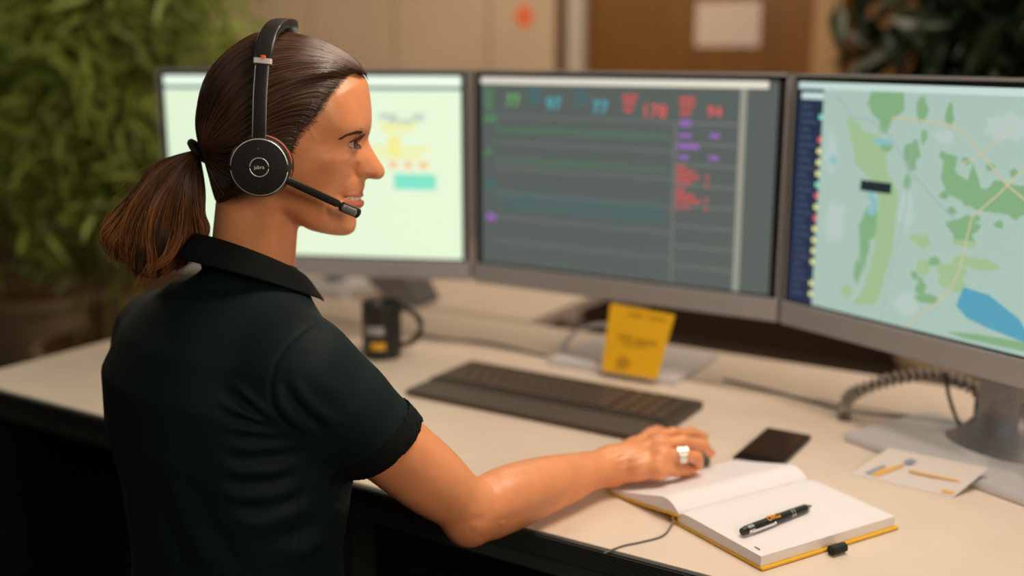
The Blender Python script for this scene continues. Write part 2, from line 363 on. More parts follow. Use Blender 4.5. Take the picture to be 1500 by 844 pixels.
def scr_mid(place, poly, txt, show):
    show('title_bar', place(.0, .0, .97, .035, 0), e['white'])
    show('scroll_bar', place(.888, .035, .908, 1, 0), e['sep'])
    m = MB()
    for k, v in enumerate((.20, .34, .475, .61, .74, .87)): place(.05, v, .688, v+.006, 0, m)
    for v in (.20, .30, .40, .50, .60, .70, .80, .90): place(.70, v, .885, v+.008, 0, m)
    place(.688, .2, .694, 1, 0, m)
    show('grid_line', m, e['line'])
    for body, u, v, s, c in (('77', .1225, .125, .031, 'green'), ('97', .274, .135, .031, 'cyan'), ('77', .439, .145, .031, 'cyan'), ('178', .62, .155, .031, 'red'), ('94', .812, .15, .026, 'red')): txt(body, u, v, s, e[c])
    m = MB()
    for v in (.06, .09, .12, .15): place(.012, v, .045, v+.018, 0, m)
    place(.01, .2, .06, .235, 0, m); place(.015, .38, .04, .41, 0, m); show('screen_label', m, e['dgreen'])
    m = MB()
    for u, v, w_ in ((.18, .06, .05), (.185, .10, .04), (.35, .06, .035), (.353, .10, .04)): place(u, v, u+w_, v+.028, 0, m)
    place(.02, .545, .055, .59, 0, m); show('screen_label', m, e['dcyan'])
    m = MB()
    for u, v, w_ in ((.515, .075, .05), (.518, .105, .04), (.52, .14, .03), (.70, .08, .05), (.703, .11, .045), (.703, .145, .035)): place(u, v, u+w_, v+.022, 0, m)
    for v, w_ in ((.405, .03), (.43, .06), (.455, .075), (.48, .05), (.52, .03), (.545, .06), (.57, .08), (.6, .05)): place(.698, v, .698+w_, v+.018, 0, m)
    for v in (.45, .49, .56, .6): place(.79, v, .802, v+.02, 0, m)
    show('screen_label', m, e['dred'])
    m = MB()
    for u, v, w_, h_ in ((.705, .19, .035, .03), (.703, .255, .04, .018), (.698, .30, .07, .028), (.705, .36, .03, .018), (.80, .25, .03, .02), (.80, .355, .03, .02), (.02, .73, .035, .035)): place(u, v, u+w_, v+h_, 0, m)
    show('screen_label', m, e['purple'])
    for v0, c, amp in ((.27, 'dgreen', .03), (.43, 'dgreen', .022)):
        m = MB(); n = 66
        for i in range(n):
            u = .06+.61*i/n; a_ = amp*(1 if i % 3 == 0 else .25); place(u, v0-a_*.5, u+.004, v0+a_*.5, 0, m)
        place(.06, v0+.008, .68, v0+.012, 0, m); show('waveform', m, e[c])
    m = MB(); n = 30
    for i in range(n):
        u = .08+.58*i/n; y = .66+.03*math.sin(i*1.7)*0
        poly([(u, .70), (u+.008, .60), (u+.012, .60), (u+.004, .70)], m); poly([(u+.008, .60), (u+.018, .71), (u+.022, .71), (u+.012, .60)], m)
    show('waveform', m, e['dcyan'])
def stand_mid(t, c, X, N, F, Wd):
    p = c-N*.07; MB().box((p.x, p.y, DZ+.13), (.06, .035, .25), bev=.006).build('stand_column', M['steel'], t)
    base_plate(t, -.842, 1.779, 0, .255, .20)
ML = ony(693, 102, 1.70); MR = ony(1158, 107, 1.70)
monitor(ML[:2], MR[:2], .531, .133, 'middle monitor showing dark grey vital-signs waveforms with coloured numbers', scr_mid, stand_mid, sm=e['mid'], sidebez=.013)
# right
def blob(cx, cy, rx, ry, seed, n=14, j=.35):
    r = random.Random(seed); return [(cx+rx*(1+j*(r.random()-.5)*2)*math.cos(2*PI*k/n), cy+ry*(1+j*(r.random()-.5)*2)*math.sin(2*PI*k/n)) for k in range(n)]
def scr_right(place, poly, txt, show):
    show('toolbar', place(0, 0, 1, .03, 0), e['mapbar'])
    show('side_panel', place(0, .03, .085, 1, 0), e['navy'])
    show('search_field', place(.012, .045, .085, .075, 0, lay=2), e['mapbar'])
    m = MB()
    for k in range(26): place(.014, .10+k*.034, .045+.02*((k*7) % 3)/2, .115+k*.034, 0, m, 2)
    show('list_row', m, e['navl'])
    for cc, ks in (('teal', (1, 7)), ('red', (3, 8, 10)), ('yel', (4, 5, 6, 9, 11, 12, 13, 14, 16, 17))):
        m = MB()
        for k in ks: place(.074, .09+k*.05, .086, .112+k*.05, 0, m, 2)
        show('list_marker', m, e[cc])
    m = MB(); poly([(.235, .03), (.33, .03), (.335, .1), (.30, .15), (.29, .2), (.27, .2), (.265, .15), (.245, .13), (.225, .08)], m, 2)
    for k, (x, y, rx, ry) in enumerate(((.385, .1, .015, .05), (.46, .11, .012, .05), (.365, .28, .02, .07), (.36, .39, .01, .035), (.245, .66, .02, .12), (.265, .55, .012, .1), (.23, .8, .012, .05), (.29, .25, .02, .03), (.45, .70, .02, .02), (.42, .82, .014, .04), (.44, .86, .03, .02), (.40, .77, .01, .02), (.395, .2, .01, .03))): poly(blob(x, y, rx, ry, k), m, 2)
    poly([(.455, .26), (.49, .27), (.485, .33), (.52, .36), (.53, .29), (.545, .34), (.56, .40), (.59, .35), (.66, .36), (.70, .42), (.66, .47), (.55, .47), (.51, .44), (.47, .42), (.45, .36)], m, 2)
    for k, (x, y) in enumerate(((.52, .55), (.72, .3), (.8, .5), (.75, .75), (.9, .35), (.85, .8))): poly(blob(x, y, .04, .05, 40+k), m, 2)
    for k in range(18): poly(blob(.45+.22*((k*37) % 18)/18, .27+.26*((k*11) % 18)/18, .012, .015, 60+k), m, 3)
    poly([(.55, .985), (.50, .975), (.58, .955), (.75, .94), (.99, .93), (.99, .97)], m, 3)
    show('forest_area', m, e['mapg'])
    m = MB(); poly([(.16, .14), (.20, .16), (.22, .20), (.265, .21), (.29, .28), (.30, .36), (.335, .44), (.33, .70), (.295, .93), (.22, .955), (.255, .86), (.275, .70), (.28, .48), (.25, .40), (.20, .34), (.185, .25)], m, 1)
    for k, (x, y, rx, ry) in enumerate(((.41, .62, .03, .03), (.5, .75, .04, .06), (.42, .73, .02, .03), (.56, .68, .05, .03), (.2, .9, .02, .03), (.52, .6, .03, .03))): poly(blob(x, y, rx, ry, 90+k), m, 1)
    show('meadow_area', m, e['mapl'])
    m = MB()
    for k, (x, y, rx, ry) in enumerate(((.36, .5, .02, .08), (.15, .6, .03, .1), (.12, .3, .02, .08), (.45, .2, .03, .03), (.6, .15, .06, .05), (.38, .9, .03, .05), (.6, .85, .04, .02))): poly(blob(x, y, rx, ry, 120+k), m, 1)
    show('urban_area', m, e['mapp'])
    def road(pts, w_, name, cc, lay):
        m = MB()
        for p, q in zip(pts[:-1], pts[1:]):
            d = (q[0]-p[0], (q[1]-p[1])*.62); L = math.hypot(*d); n = (-d[1]/L*w_, d[0]/L*w_/.62)
            poly([(p[0]-n[0], p[1]-n[1]), (q[0]-n[0], q[1]-n[1]), (q[0]+n[0], q[1]+n[1]), (p[0]+n[0], p[1]+n[1])], m, lay)
        show(name, m, e[cc])
    road([(.30, .135), (.40, .14), (.46, .15), (.50, .18), (.56, .27), (.62, .36), (.75, .5), (1, .7)], .0025, 'main_road', 'road', 4)
    road([(.38, 1), (.47, .86), (.50, .80), (.52, .72), (.53, .6), (.54, .5), (.6, .4), (.7, .2)], .0022, 'main_road', 'road', 4)
    road([(.62, .14), (.56, .24), (.50, .30)], .0018, 'main_road', 'road', 4)
    road([(.13, .05), (.18, .14), (.24, .15), (.30, .21), (.37, .35), (.44, .45), (.5, .52)], .0018, 'rail_line', 'roadg', 4)
    road([(.365, .2), (.36, .5), (.34, .7), (.31, 1)], .0012, 'rail_line', 'roadg', 4)
    m = MB(); poly(blob(.275, .235, .028, .015, 5), m, 5)
    for k, (x, y) in enumerate(((.255, .47), (.27, .50), (.26, .53), (.13, .33))): poly(blob(x, y, .012, .02, 200+k), m, 5)
    show('lake', m, e['lake'])
    m = MB(); poly([(.535, .78), (.60, .79), (.68, .86), (.72, .95), (.60, .92), (.55, .90), (.52, .86)], m, 5); show('reservoir', m, e['water'])
    show('tooltip', place(.222, .405, .315, .45, 0, lay=6), e['tool'])
    txt('8205', .245, .425, .011, e['mapbar'])
def stand_right(t, c, X, N, F, Wd):
    ang = math.atan2(X.y, X.x); q = on(1466, 655, .012); q2 = Vector((q[0], q[1], 0))
    def B(p, sx, sy, z0, z1, bev=.004): return MB().box((p.x, p.y, DZ+(z0+z1)/2), (sx, sy, z1-z0), ang, bev=bev)
    B(q2, .062, .040, .012, .26).build('stand_column', M['steel'], t)
    fo = MB(); r0, r1 = .035, .085
    n = 24; rings = []
    for k in range(7):
        f = k/6; r = r0+(r1-r0)*(f**2.2); z = DZ+.012+.07*(1-f)
        rings.append([fo.bm.verts.new((q2.x+(r*math.cos(a)*1.0)*X.x-(r*.6*math.sin(a))*X.y-N.x*0, q2.y+(r*math.cos(a))*X.y+(r*.6*math.sin(a))*X.x, z)) for a in [2*PI*i/n for i in range(n)]])
    for A_, B_ in zip(rings[:-1], rings[1:]):
        for i in range(n): fo.bm.faces.new((A_[i], A_[(i+1) % n], B_[(i+1) % n], B_[i]))
    fo.build('stand_foot', M['steel'], t, True)
    a = np.array(on(1235, 646)); d1 = np.array([X.x, X.y]); d2 = np.array([-N.x, -N.y]); A0 = a[:2]+d2*0
    MB().prism([A0, A0+d1*.30, A0+d1*.30+d2*.20, A0+d2*.20], DZ+.0006, DZ+.012, .002).build('base_plate', M['lightm'], t)
dR = toW([.55, -.835, 0])[:2]
RL = np.array(MR[:2])+np.array([.008, -.004]); RR = RL+dR/np.linalg.norm(dR)*.605
monitor(RL, RR, .531, .133, 'right monitor showing a green map with roads and dark side list', scr_right, stand_right, sm=e['map'], sidebez=.006)
# left
def scr_left(place, poly, txt, show):
    show('toolbar', place(0, 0, 1, .045, 0), e['bar']); show('menu_line', place(0, .055, 1, .075, 0), e['dark'])
    m = MB(); n = 4
    for u, v, w_, h_ in ((.73, .25, .13, .02), (.74, .28, .10, .02), (.70, .38, .20, .02), (.76, .32, .04, .10), (.72, .42, .15, .02)): place(u, v, u+w_, v+h_, 0, m)
    show('diagram_box', m, e['yel'])
    m = MB()
    for u in (.70, .76, .81, .86): place(u, .46, u+.028, .5, 0, m)
    show('diagram_box', m, e['org'])
    show('diagram_box', place(.775, .53, .915, .615, 0), e['teal'])
    m = MB(); place(.73, .20, .79, .23, 0, m); place(.84, .2, .88, .24, 0, m); place(.76, .23, .84, .26, 0, m); show('diagram_box', m, e['greyb'])
def stand_left(t, c, X, N, F, Wd):
    q = ony(494, 455, 2.02); MB().box((q[0], q[1], DZ+.115), (.045, .03, .23), bev=.004).build('stand_column', M['steel'], t)
    base_plate(t, q[0], q[1]-.03, 0, .24, .18)
a = toW(uvz(228, 95, 2.10)); b = toW(uvz(686, 100, 2.00))
monitor(a[:2], b[:2], .532, .137, 'left monitor behind the woman with pale screen and small diagram', scr_left, stand_left, sm=e['pale'], sidebez=.010, chin=.036)
# ------------------------------------------------------------------ things on the desk
def xy(px, py, z=0): p = on(px, py, z); return np.array(p[:2])
# keyboard
kc = np.array([-.853, 1.4935]); KW, KD = .452, .198
t = thing('keyboard', (kc[0], kc[1], DZ), 'long dark grey keyboard with palm rest in the middle of the desk', 'keyboard')
MB().box((kc[0], kc[1]+.034, DZ+.007), (KW, KD-.068, .013), bev=.004).build('keyboard_body', M['kb'], t)
pr = MB(); y0, y1 = kc[1]-KD/2, kc[1]-KD/2+.072
MB().box((kc[0], (y0+y1)/2, DZ+.0055), (KW, y1-y0, .010), bev=.0035).build('palm_rest', M['palm'], t)
rows = [(.0, 15, .012), (.0195, 14, .0165), (.039, 14, .0165), (.058, 13, .0165), (.077, 12, .0165), (.096, 9, .0165)]
kx0, kx1 = kc[0]-KW/2+.010, kc[0]+KW/2-.010-.105; base_key = None
def key_at(x, y, sx, sy):
    global base_key
    if base_key is None:
        base_key = MB().box((0, 0, 0), (1, 1, .004), bev=.0).build('key', M['key'], t)
        bm = bmesh.new(); bm.from_mesh(base_key.data); bmesh.ops.bevel(bm, geom=[e_ for e_ in bm.edges if abs(e_.verts[0].co.z-e_.verts[1].co.z) > .001], offset=.09, segments=1, affect='EDGES'); bm.to_mesh(base_key.data); bm.free(); k = base_key
    else: k = base_key.copy(); C.objects.link(k); k.parent = t
    k.matrix_parent_inverse = Matrix(); k.location = (x-t.location.x, y-t.location.y, .0145); k.scale = (sx, sy, 1)
for ry, n, kh in rows:
    y = kc[1]+KD/2-.014-ry-.002; ws = [1.0]*n
    if n == 9: ws = [1.2, 1, 1, 5.5, 1, 1, 1, 1, 1]
    elif n < 15: ws[0] = ws[-1] = 1.3+(14-n)*.25
    tot = sum(ws); x = kx0
    for w_ in ws:
        ww = (kx1-kx0)*w_/tot; key_at(x+ww/2, y, ww-.0025, kh); x += ww
for r_ in range(6):
    for c_ in range(4 if r_ else 3):
        key_at(kx1+.012+c_*.0235+.006, kc[1]+KD/2-.016-r_*.0193, .019 if c_ < 4 else .02, .0165 if r_ else .012)
# phone
p1, p2, p3, p4 = [xy(*p, .004) for p in ((1125, 631), (1187, 640), (1139, 684), (1077, 674))]
cen = (p1+p2+p3+p4)/4; ang = math.atan2(*(((p2-p3)+(p1-p4))[::-1]))
t = thing('smartphone', (cen[0], cen[1], DZ), 'black smartphone lying face up right of the hand', 'phone')
MB().box((cen[0], cen[1], DZ+.0045), (.143, .068, .008), ang, bev=.0032, seg=3).build('phone_body', M['black'], t)
MB().box((cen[0], cen[1], DZ+.0086), (.138, .063, .0006), ang, bev=.0002).build('phone_screen', M['glass'], t)
# notebook
S = np.array([-.486, 1.160]); e1 = np.array([.470, .883]); e2 = np.array([.898, -.440]); eL = np.array([-.93, .34]); eL /= np.linalg.norm(eL)
t = thing('notebook', (S[0], S[1], DZ), 'open yellow-edged notebook with blank white pages on the desk front', 'notebook')
def sheetmesh(name, secA, length, m, th, dirL, par):   # section in (along page, z), extruded along the spine
    mb = MB(); n = len(secA); ra = []
    for end in (0, 1):
        for s_ in (0, 1):
            ra.append([mb.bm.verts.new((*(S+dirL*a_+e1*end*length), DZ+z_-s_*th)) for a_, z_ in secA])
    A0, A1, B0, B1 = ra
    for i in range(n-1):
        mb.bm.faces.new((A0[i], A0[i+1], B0[i+1], B0[i])); mb.bm.faces.new((A1[i], B1[i], B1[i+1], A1[i+1]))
        mb.bm.faces.new((A0[i], A1[i], A1[i+1], A0[i+1])); mb.bm.faces.new((B0[i], B0[i+1], B1[i+1], B1[i]))
    mb.bm.faces.new((A0[0], B0[0], B1[0], A1[0])); mb.bm.faces.new((A0[-1], A1[-1], B1[-1], B0[-1]))
    return mb.build(name, m, par, 'auto')
# covers
tag(sheetmesh('cover', [(-.004, .0035), (.146, .0035)], .219, M['yellow'], .0022, e2, t), 'yellow back cover')
tag(sheetmesh('cover', [(-.006, .013), (.01, .012), (.05, .0075), (.10, .0042), (.122, .0035)], .214, M['yellow'], .0022, eL, t), 'yellow front cover')
sheetmesh('spine', [(-.007, .0125), (-.0085, .009), (-.008, .004), (-.004, .003)], .214, M['yellow'], .002, e2*1.0, t)
def block(name, top, bot, dirL, m):
    mb = MB(); n = len(top); A = [[mb.bm.verts.new((*(S+dirL*a_+e1*(.002+end*.214)), DZ+z_)) for a_, z_ in sec] for end in (0, 1) for sec in (top, bot)]
    A0, A1, B0, B1 = A
    for i in range(n-1):
        f = mb.bm.faces.new((A0[i], A0[i+1], B0[i+1], B0[i])); mb.bm.faces.new((A1[i], B1[i], B1[i+1], A1[i+1]))
        f1 = mb.bm.faces.new((A0[i], A1[i], A1[i+1], A0[i+1])); f2 = mb.bm.faces.new((B0[i], B0[i+1], B1[i+1], B1[i])); 
    mb.bm.faces.new((A0[0], B0[0], B1[0], A1[0])); mb.bm.faces.new((A0[-1], A1[-1], B1[-1], B0[-1]))
    o = mb.build(name, M['paper'], t, 'auto'); return o
u = np.linspace(0, 1, 15)
block('right_pages', [(x*.141, .0185-.0045*math.exp(-((x*.139)/.006))-.0025*(x**1)) for x in u], [(x*.141, .0037) for x in u], e2, None)
lt = [(x*.118, .0145+.014*math.sin(min(x*1.55, 1)*PI)**1.0*(1-x)**.5*1.25+.0*x if x < .66 else 0) for x in u]
def arch(x): return .0165+.0185*(math.sin(min(1, x/.24)*PI/2))*(1-x)**1.25-.010*x
lt = [(x*.118, arch(x)) for x in u]; lb = [(x*.118, max(.0045, .0125-.010*x)+.000 if x > .0 else .0125) for x in u]
block('left_pages', lt, [(x*.118, min(b_[1], a_[1]-.002)) for x, a_, b_ in zip(u, lt, lb)], eL, None)
a = np.array(on(986, 773, .002)); pts = [(*(S+np.array([-.003, .001])), DZ+.006), on(972, 784, .002), on(940, 794, .0015), on(912, 800, .0015), on(884, 811, .001)]
def spline(P, n=40):
    P = [np.array(p, float) for p in P]; P = [2*P[0]-P[1]]+P+[2*P[-1]-P[-2]]; out = []
    for i in range(1, len(P)-2):
        for k in range(n//(len(P)-3)):
            s_ = k/(n//(len(P)-3)); a_, b_, c_, d_ = P[i-1:i+3]
            out.append(.5*((2*b_)+(-a_+c_)*s_+(2*a_-5*b_+4*c_-d_)*s_*s_+(-a_+3*b_-3*c_+d_)*s_**3))
    out.append(P[-2]); return np.array(out)
tag(MB().tube(spline(pts), .0011, 6).build('ribbon', M['grey'], t, True), 'thin grey ribbon bookmark')
q = xy(1227, 804.5, .006); en = (xy(1316, 778)-xy(1116, 836)); en /= np.linalg.norm(en)
lp = MB(); lp.cyl((*(q-en*.0105), DZ+.0065), (*(q+en*.0105), DZ+.0065), .0058, n=20); lp.cyl((*(q-en*.0115), DZ+.0065), (*(q-en*.010), DZ+.0065), .0052, n=20)

tag(lp.build('pen_loop', M['blackm'], t, 'auto'), 'black pen loop on the cover edge')
text('page_print', 'notes', Matrix.Translation((*(S+e2*.125+e1*.012), DZ+.0172)) @ Matrix.Rotation(math.atan2(e1[1], e1[0])-PI/2, 4, 'Z'), .004, M['grey'], t)
# pen
a = on(1090, 778, .0235); b = on(1189, 741, .0225); a, b = Vector(a), Vector(b); d = (b-a).normalized(); L = (b-a).length
t = thing('pen', a.lerp(b, .5), 'black ballpoint pen with orange lettering lying on the right notebook page', 'pen')
P = lambda s_: a+d*(L*s_)
pb = MB(); prof = [(-.03, .0042), (0, .0049), (.03, .0054), (.5, .0055), (.9, .0048)]
for (s0, r0), (s1, r1) in zip(prof[:-1], prof[1:]): pb.cyl(P(s0), P(s1), r0, r1, 20)
pb.build('barrel', M['black'], t, 'auto')
m_ = MB(); m_.cyl(P(.9), P(.985), .0045, .0012, 20); m_.cyl(P(.985), P(1.0), .0008, .0005, 12); m_.build('tip', M['steel'], t, 'auto')
m_ = MB(); m_.cyl(P(.655), P(.668), .0057, n=24); m_.cyl(P(.69), P(.703), .0057, n=24); m_.build('ring', M['chrome'], t, 'auto')
side = Vector((-UP[0], -UP[1], 0)); side = Vector((d.y, -d.x, 0)).normalized(); upv = side.cross(d).normalized()
if upv.z < 0: upv = -upv
m_ = MB(); MM = Matrix.Translation(P(.24)+side*.0056-upv*.0012) @ Matrix(((d.x, side.x, upv.x, 0), (d.y, side.y, upv.y, 0), (d.z, side.z, upv.z, 0), (0, 0, 0, 1)))
m_.box(0, (L*.34, .0012, .003), M4=MM, bev=.0004); m_.sphere(P(.40)+side*.0052-upv*.0012, .0018); m_.cyl(P(.03), P(.11), .0056, n=20); m_.build('clip', M['chrome'], t, 'auto')
fx = d; fn_ = (upv*.93+side*.36).normalized(); fy = fn_.cross(fx)
TM = Matrix(((fx.x, fy.x, fn_.x, 0), (fx.y, fy.y, fn_.y, 0), (fx.z, fy.z, fn_.z, 0), (0, 0, 0, 1)))
text('pen_lettering', 'DRG', Matrix.Translation(P(.40)+fn_*.0056) @ TM, .0105, M['orangel'] if 'orangel' in M else mat('orange_print', (.9, .38, .02), .5), t, True)
# folded card on the right
c1, c2, c3, c4 = [on(*p) for p in ((1302, 656, .019), (1448, 686, .025), (1396, 729, .0008), (1246, 694, .0008))]
t = thing('postcard', tuple((c3+c4)/2), 'small white card with gold and blue print leaning on the monitor base', 'card')
m_ = MB(); dn = np.array([0, 0, -.0007]); vs = [m_.bm.verts.new(p) for p in (c1, c2, c3, c4)]; f = m_.bm.faces.new(vs)
r = bmesh.ops.extrude_face_region(m_.bm, geom=[f]); bmesh.ops.translate(m_.bm, vec=dn, verts=[g for g in r['geom'] if isinstance(g, bmesh.types.BMVert)])
m_.build('card_sheet', mat('card_white', (.66, .60, .58), .5), t)
def oncard(s_, r_): 
    p = (c4*(1-s_)+c3*s_)*(1-r_)+(c1*(1-s_)+c2*s_)*r_; return p+np.array([0, 0, .0005])
def cb(pts): mm = MB(); mm.poly([oncard(*p) for p in pts]); return mm
mgold = mat('gold_print', (.75, .42, .08), .5); mblue = mat('blue_print', (.22, .30, .42), .5)
cb([(.16, .10), (.24, .08), (.28, .3), (.33, .55), (.30, .62), (.24, .4), (.18, .35)]).build('print', mgold, t)
cb([(.10, .12), (.16, .08), (.20, .42), (.16, .45)]).build('print', mblue, t)
cb([(.28, .66), (.36, .62), (.38, .78), (.30, .8)]).build('print', mblue, t)
cb([(.42, .42), (.90, .44), (.90, .49), (.42, .47)]).build('print', mgold, t)
cb([(.86, .08), (.97, .08), (.97, .16), (.86, .16)]).build('print', mgold, t)
# yellow card standing on the base plate
q = [on(*p) for p in ((881, 543, .013), (962, 556, .013))]
dv = np.array([.0, .035, .108]); X_ = q[1]-q[0]; Xn = X_/np.linalg.norm(X_); wz = .100
t = thing('yellow_card', tuple((q[0]+q[1])/2), 'yellow printed card leaning upright on the middle monitor base', 'card')
tops = []
for (px, py), bq in zip(((894, 445), (988, 462)), q):
    r = ray(px, py); t_ = (bq[1]+.030)/r[1]; tops.append(np.array([0, 0, DZ+CAMH])+r*t_)
m_ = MB(); vs = [m_.bm.verts.new(p) for p in (q[0], q[1], tops[1], tops[0])]; f = m_.bm.faces.new(vs)
r = bmesh.ops.extrude_face_region(m_.bm, geom=[f]); bmesh.ops.translate(m_.bm, vec=(0, .0025, 0), verts=[g for g in r['geom'] if isinstance(g, bmesh.types.BMVert)])
m_.build('card_sheet', mat('bright_yellow_card', (.90, .52, .01), .55), t)
def oc(s_, r_): return (q[0]*(1-s_)+q[1]*s_)*(1-r_)+(tops[0]*(1-s_)+tops[1]*s_)*r_+np.array([0, -.0006, .0])
mo = mat('ochre_print', (.55, .30, .01), .6); mm = MB()
for (s0, s1, r0, r1) in ((.2, .45, .52, .58), (.5, .85, .50, .56), (.3, .7, .44, .47), (.3, .55, .88, .93), (.62, .9, .88, .93)): mm.poly([oc(s0, r0), oc(s1, r0), oc(s1, r1), oc(s0, r1)])
mm.poly([oc(.36+.13*math.cos(k), .16+.1*math.sin(k)) for k in np.linspace(0, 2*PI, 12, endpoint=False)])
mm.build('print', mo, t)
# curved clear strip left of the card
pts = [on(820, 526, .012), on(826, 505, .035), on(840, 487, .05), on(858, 477, .062), on(884, 470, .066)]
yb = 1.75; pts = [ony(px, py, yb) for px, py in ((818, 525), (823, 508), (836, 490), (856, 478), (884, 474), (905, 480))]
sp = spline(pts, 30); mm = MB(); prev = None
for p in sp:
    row = [mm.bm.verts.new(p+np.array(o_)) for o_ in ((0, -.014, 0), (0, .014, 0))]
    if prev: mm.bm.faces.new((prev[0], row[0], row[1], prev[1]))
    prev = row
o = mm.build('plastic_strip', M['clear'], None, True); so = o.modifiers.new('s', 'SOLIDIFY'); so.thickness = .0045
tag(o, 'curved whitish plastic strip standing left of the yellow card', 'strip')
# mug
q = on(548, 528); mc = np.array([q[0]-.004, q[1]+.03]); R_ = .037
t = thing('mug', (mc[0], mc[1], DZ), 'black mug with white and yellow print beside the left monitor stand', 'mug')
mm = MB(); n = 40; Hh = .105
prof = [(.0, .004), (.030, .004), (.034, .0), (.0365, .004), (R_, .02), (R_, Hh-.001), (R_-.0015, Hh), (R_-.003, Hh-.002), (R_-.004, .01), (0, .009)]
rings = [[mm.bm.verts.new((mc[0]+r_*math.cos(2*PI*i/n), mc[1]+r_*math.sin(2*PI*i/n), DZ+z_+.0005)) for i in range(n)] for r_, z_ in prof[1:-1]]
for A_, B_ in zip(rings[:-1], rings[1:]):
    for i in range(n): mm.bm.faces.new((A_[i], A_[(i+1) % n], B_[(i+1) % n], B_[i]))
mm.bm.faces.new(rings[0]); mm.bm.faces.new(rings[-1]); mm.build('mug_body', M['black'], t, 'auto')
hx = np.array([cy_, sy_, 0]); cz = DZ+.058
hp_ = [np.array([mc[0], mc[1], cz])+hx*(R_-.003+.040*math.sin(a_))+np.array([0, 0, .036*math.cos(a_)]) for a_ in np.linspace(.05, PI-.05, 20)]
MB().tube(hp_, .0055, 12).build('handle', M['black'], t, True)
def mugpatch(a0, a1, z0, z1, m):
    mm = MB(); pr_ = None
    for a_ in np.linspace(a0, a1, 10):
        p = (mc[0]+(R_+.0004)*math.cos(a_), mc[1]+(R_+.0004)*math.sin(a_)); row = [mm.bm.verts.new((*p, DZ+z_)) for z_ in (z0, z1)]
        if pr_: mm.bm.faces.new((pr_[0], row[0], row[1], pr_[1]))
        pr_ = row
    mm.build('print', m, t, True)
va = math.atan2(-mc[1], -mc[0]); mugpatch(va-.9, va+.1, .05, .066, mat('white_print', (.35, .35, .36), .5)); mugpatch(va-.6, va+.15, .022, .036, mat('yellow_print', (.75, .42, .02), .5))
# grey wedge-shaped device under the left monitor
yw = on(596, 449)[1]; pw = [ony(px, py, yw) for px, py in ((528, 402), (588, 402), (613, 448.5), (574, 448.5))]
mm = MB(); vs = [mm.bm.verts.new(p) for p in pw]; f = mm.bm.faces.new(vs); r = bmesh.ops.extrude_face_region(mm.bm, geom=[f]); bmesh.ops.translate(mm.bm, vec=(0, .09, 0), verts=[g for g in r['geom'] if isinstance(g, bmesh.types.BMVert)])
bmesh.ops.bevel(mm.bm, geom=mm.bm.edges[:], offset=.004, segments=2, affect='EDGES')
tag(mm.build('desk_speaker', M['steel']), 'small grey wedge-shaped device under the left monitor, behind the mug', 'device')
# spiral cable sleeve, thin cable and power brick by the right monitor
pts = [on(1236, 612, .006), on(1238, 590, .02), on(1262, 570, .05), on(1320, 553, .075), on(1375, 550, .085), on(1420, 566, .075), on(1452, 590, .05)]
sp = spline(pts, 240); T = np.gradient(sp, axis=0); T /= np.linalg.norm(T, axis=1)[:, None]; A_ = np.cross(T, (0, 0, 1)); A_ /= np.linalg.norm(A_, axis=1)[:, None]; B_ = np.cross(T, A_)
sl = np.cumsum(np.r_[0, np.linalg.norm(np.diff(sp, axis=0), axis=1)]); n = 900; ss = np.linspace(0, sl[-1], n); ph = ss/.0115*2*PI
I = lambda X_: np.stack([np.interp(ss, sl, X_[:, k]) for k in range(3)], 1)
hel = I(sp)+(I(A_)*np.cos(ph)[:, None]+I(B_)*np.sin(ph)[:, None])*.0085
V, F = tubes(hel[None], np.full((1, n), .0030), 6); tb = link('spiral_wrap', fastmesh('spiral_wrap', V, F), mat('sleeve_plastic', (.36, .32, .28), .5))
tb['label'] = 'spiral cable sleeve curving over the desk under the right monitor'; tb['category'] = 'cable'
co = MB().tube(sp[::4], .0055, 8).build('cable_core', mat('cable_core', (.12, .11, .10), .6), None, True); co.parent = tb
bk = on(1427, 642)
t = thing('power_adapter', (bk[0], bk[1], DZ), 'small black power adapter standing left of the right monitor stand', 'adapter')
MB().box((bk[0]+.012, bk[1]+.03, DZ+.012+.03), (.034, .026, .06), -.43, bev=.004).build('adapter_body', M['black'], t)
MB().box((bk[0]+.012, bk[1]+.03, DZ+.012+.061), (.02, .014, .004), -.43).build('plug_socket', M['blackm'], t)
pts = [ony(1384, 545, 1.66), ony(1390, 580, 1.66), ony(1402, 615, 1.66), on(1418, 640, .02), on(1424, 641, .02)]
tag(MB().tube(spline(pts, 40), .0028, 8).build('power_cable', M['black'], None, True), 'thin black cable hanging from the right monitor to the adapter', 'cable')
pts = [on(606, 492, .003), on(660, 498, .003), on(720, 503, .003), on(800, 522, .003)]
tag(MB().tube(spline(pts, 40), .0026, 8).build('desk_cable', M['grey'], None, True), 'grey cable running along the desk joint right of the mug', 'cable')
pts = [on(1060, 556, .003), on(1140, 575, .003), on(1235, 600, .003), on(1330, 612, .003), on(1400, 618, .003)]
tag(MB().tube(spline(pts, 40), .0026, 8).build('desk_cable', M['grey'], None, True), 'grey cable running along the desk joint right of the yellow card', 'cable')
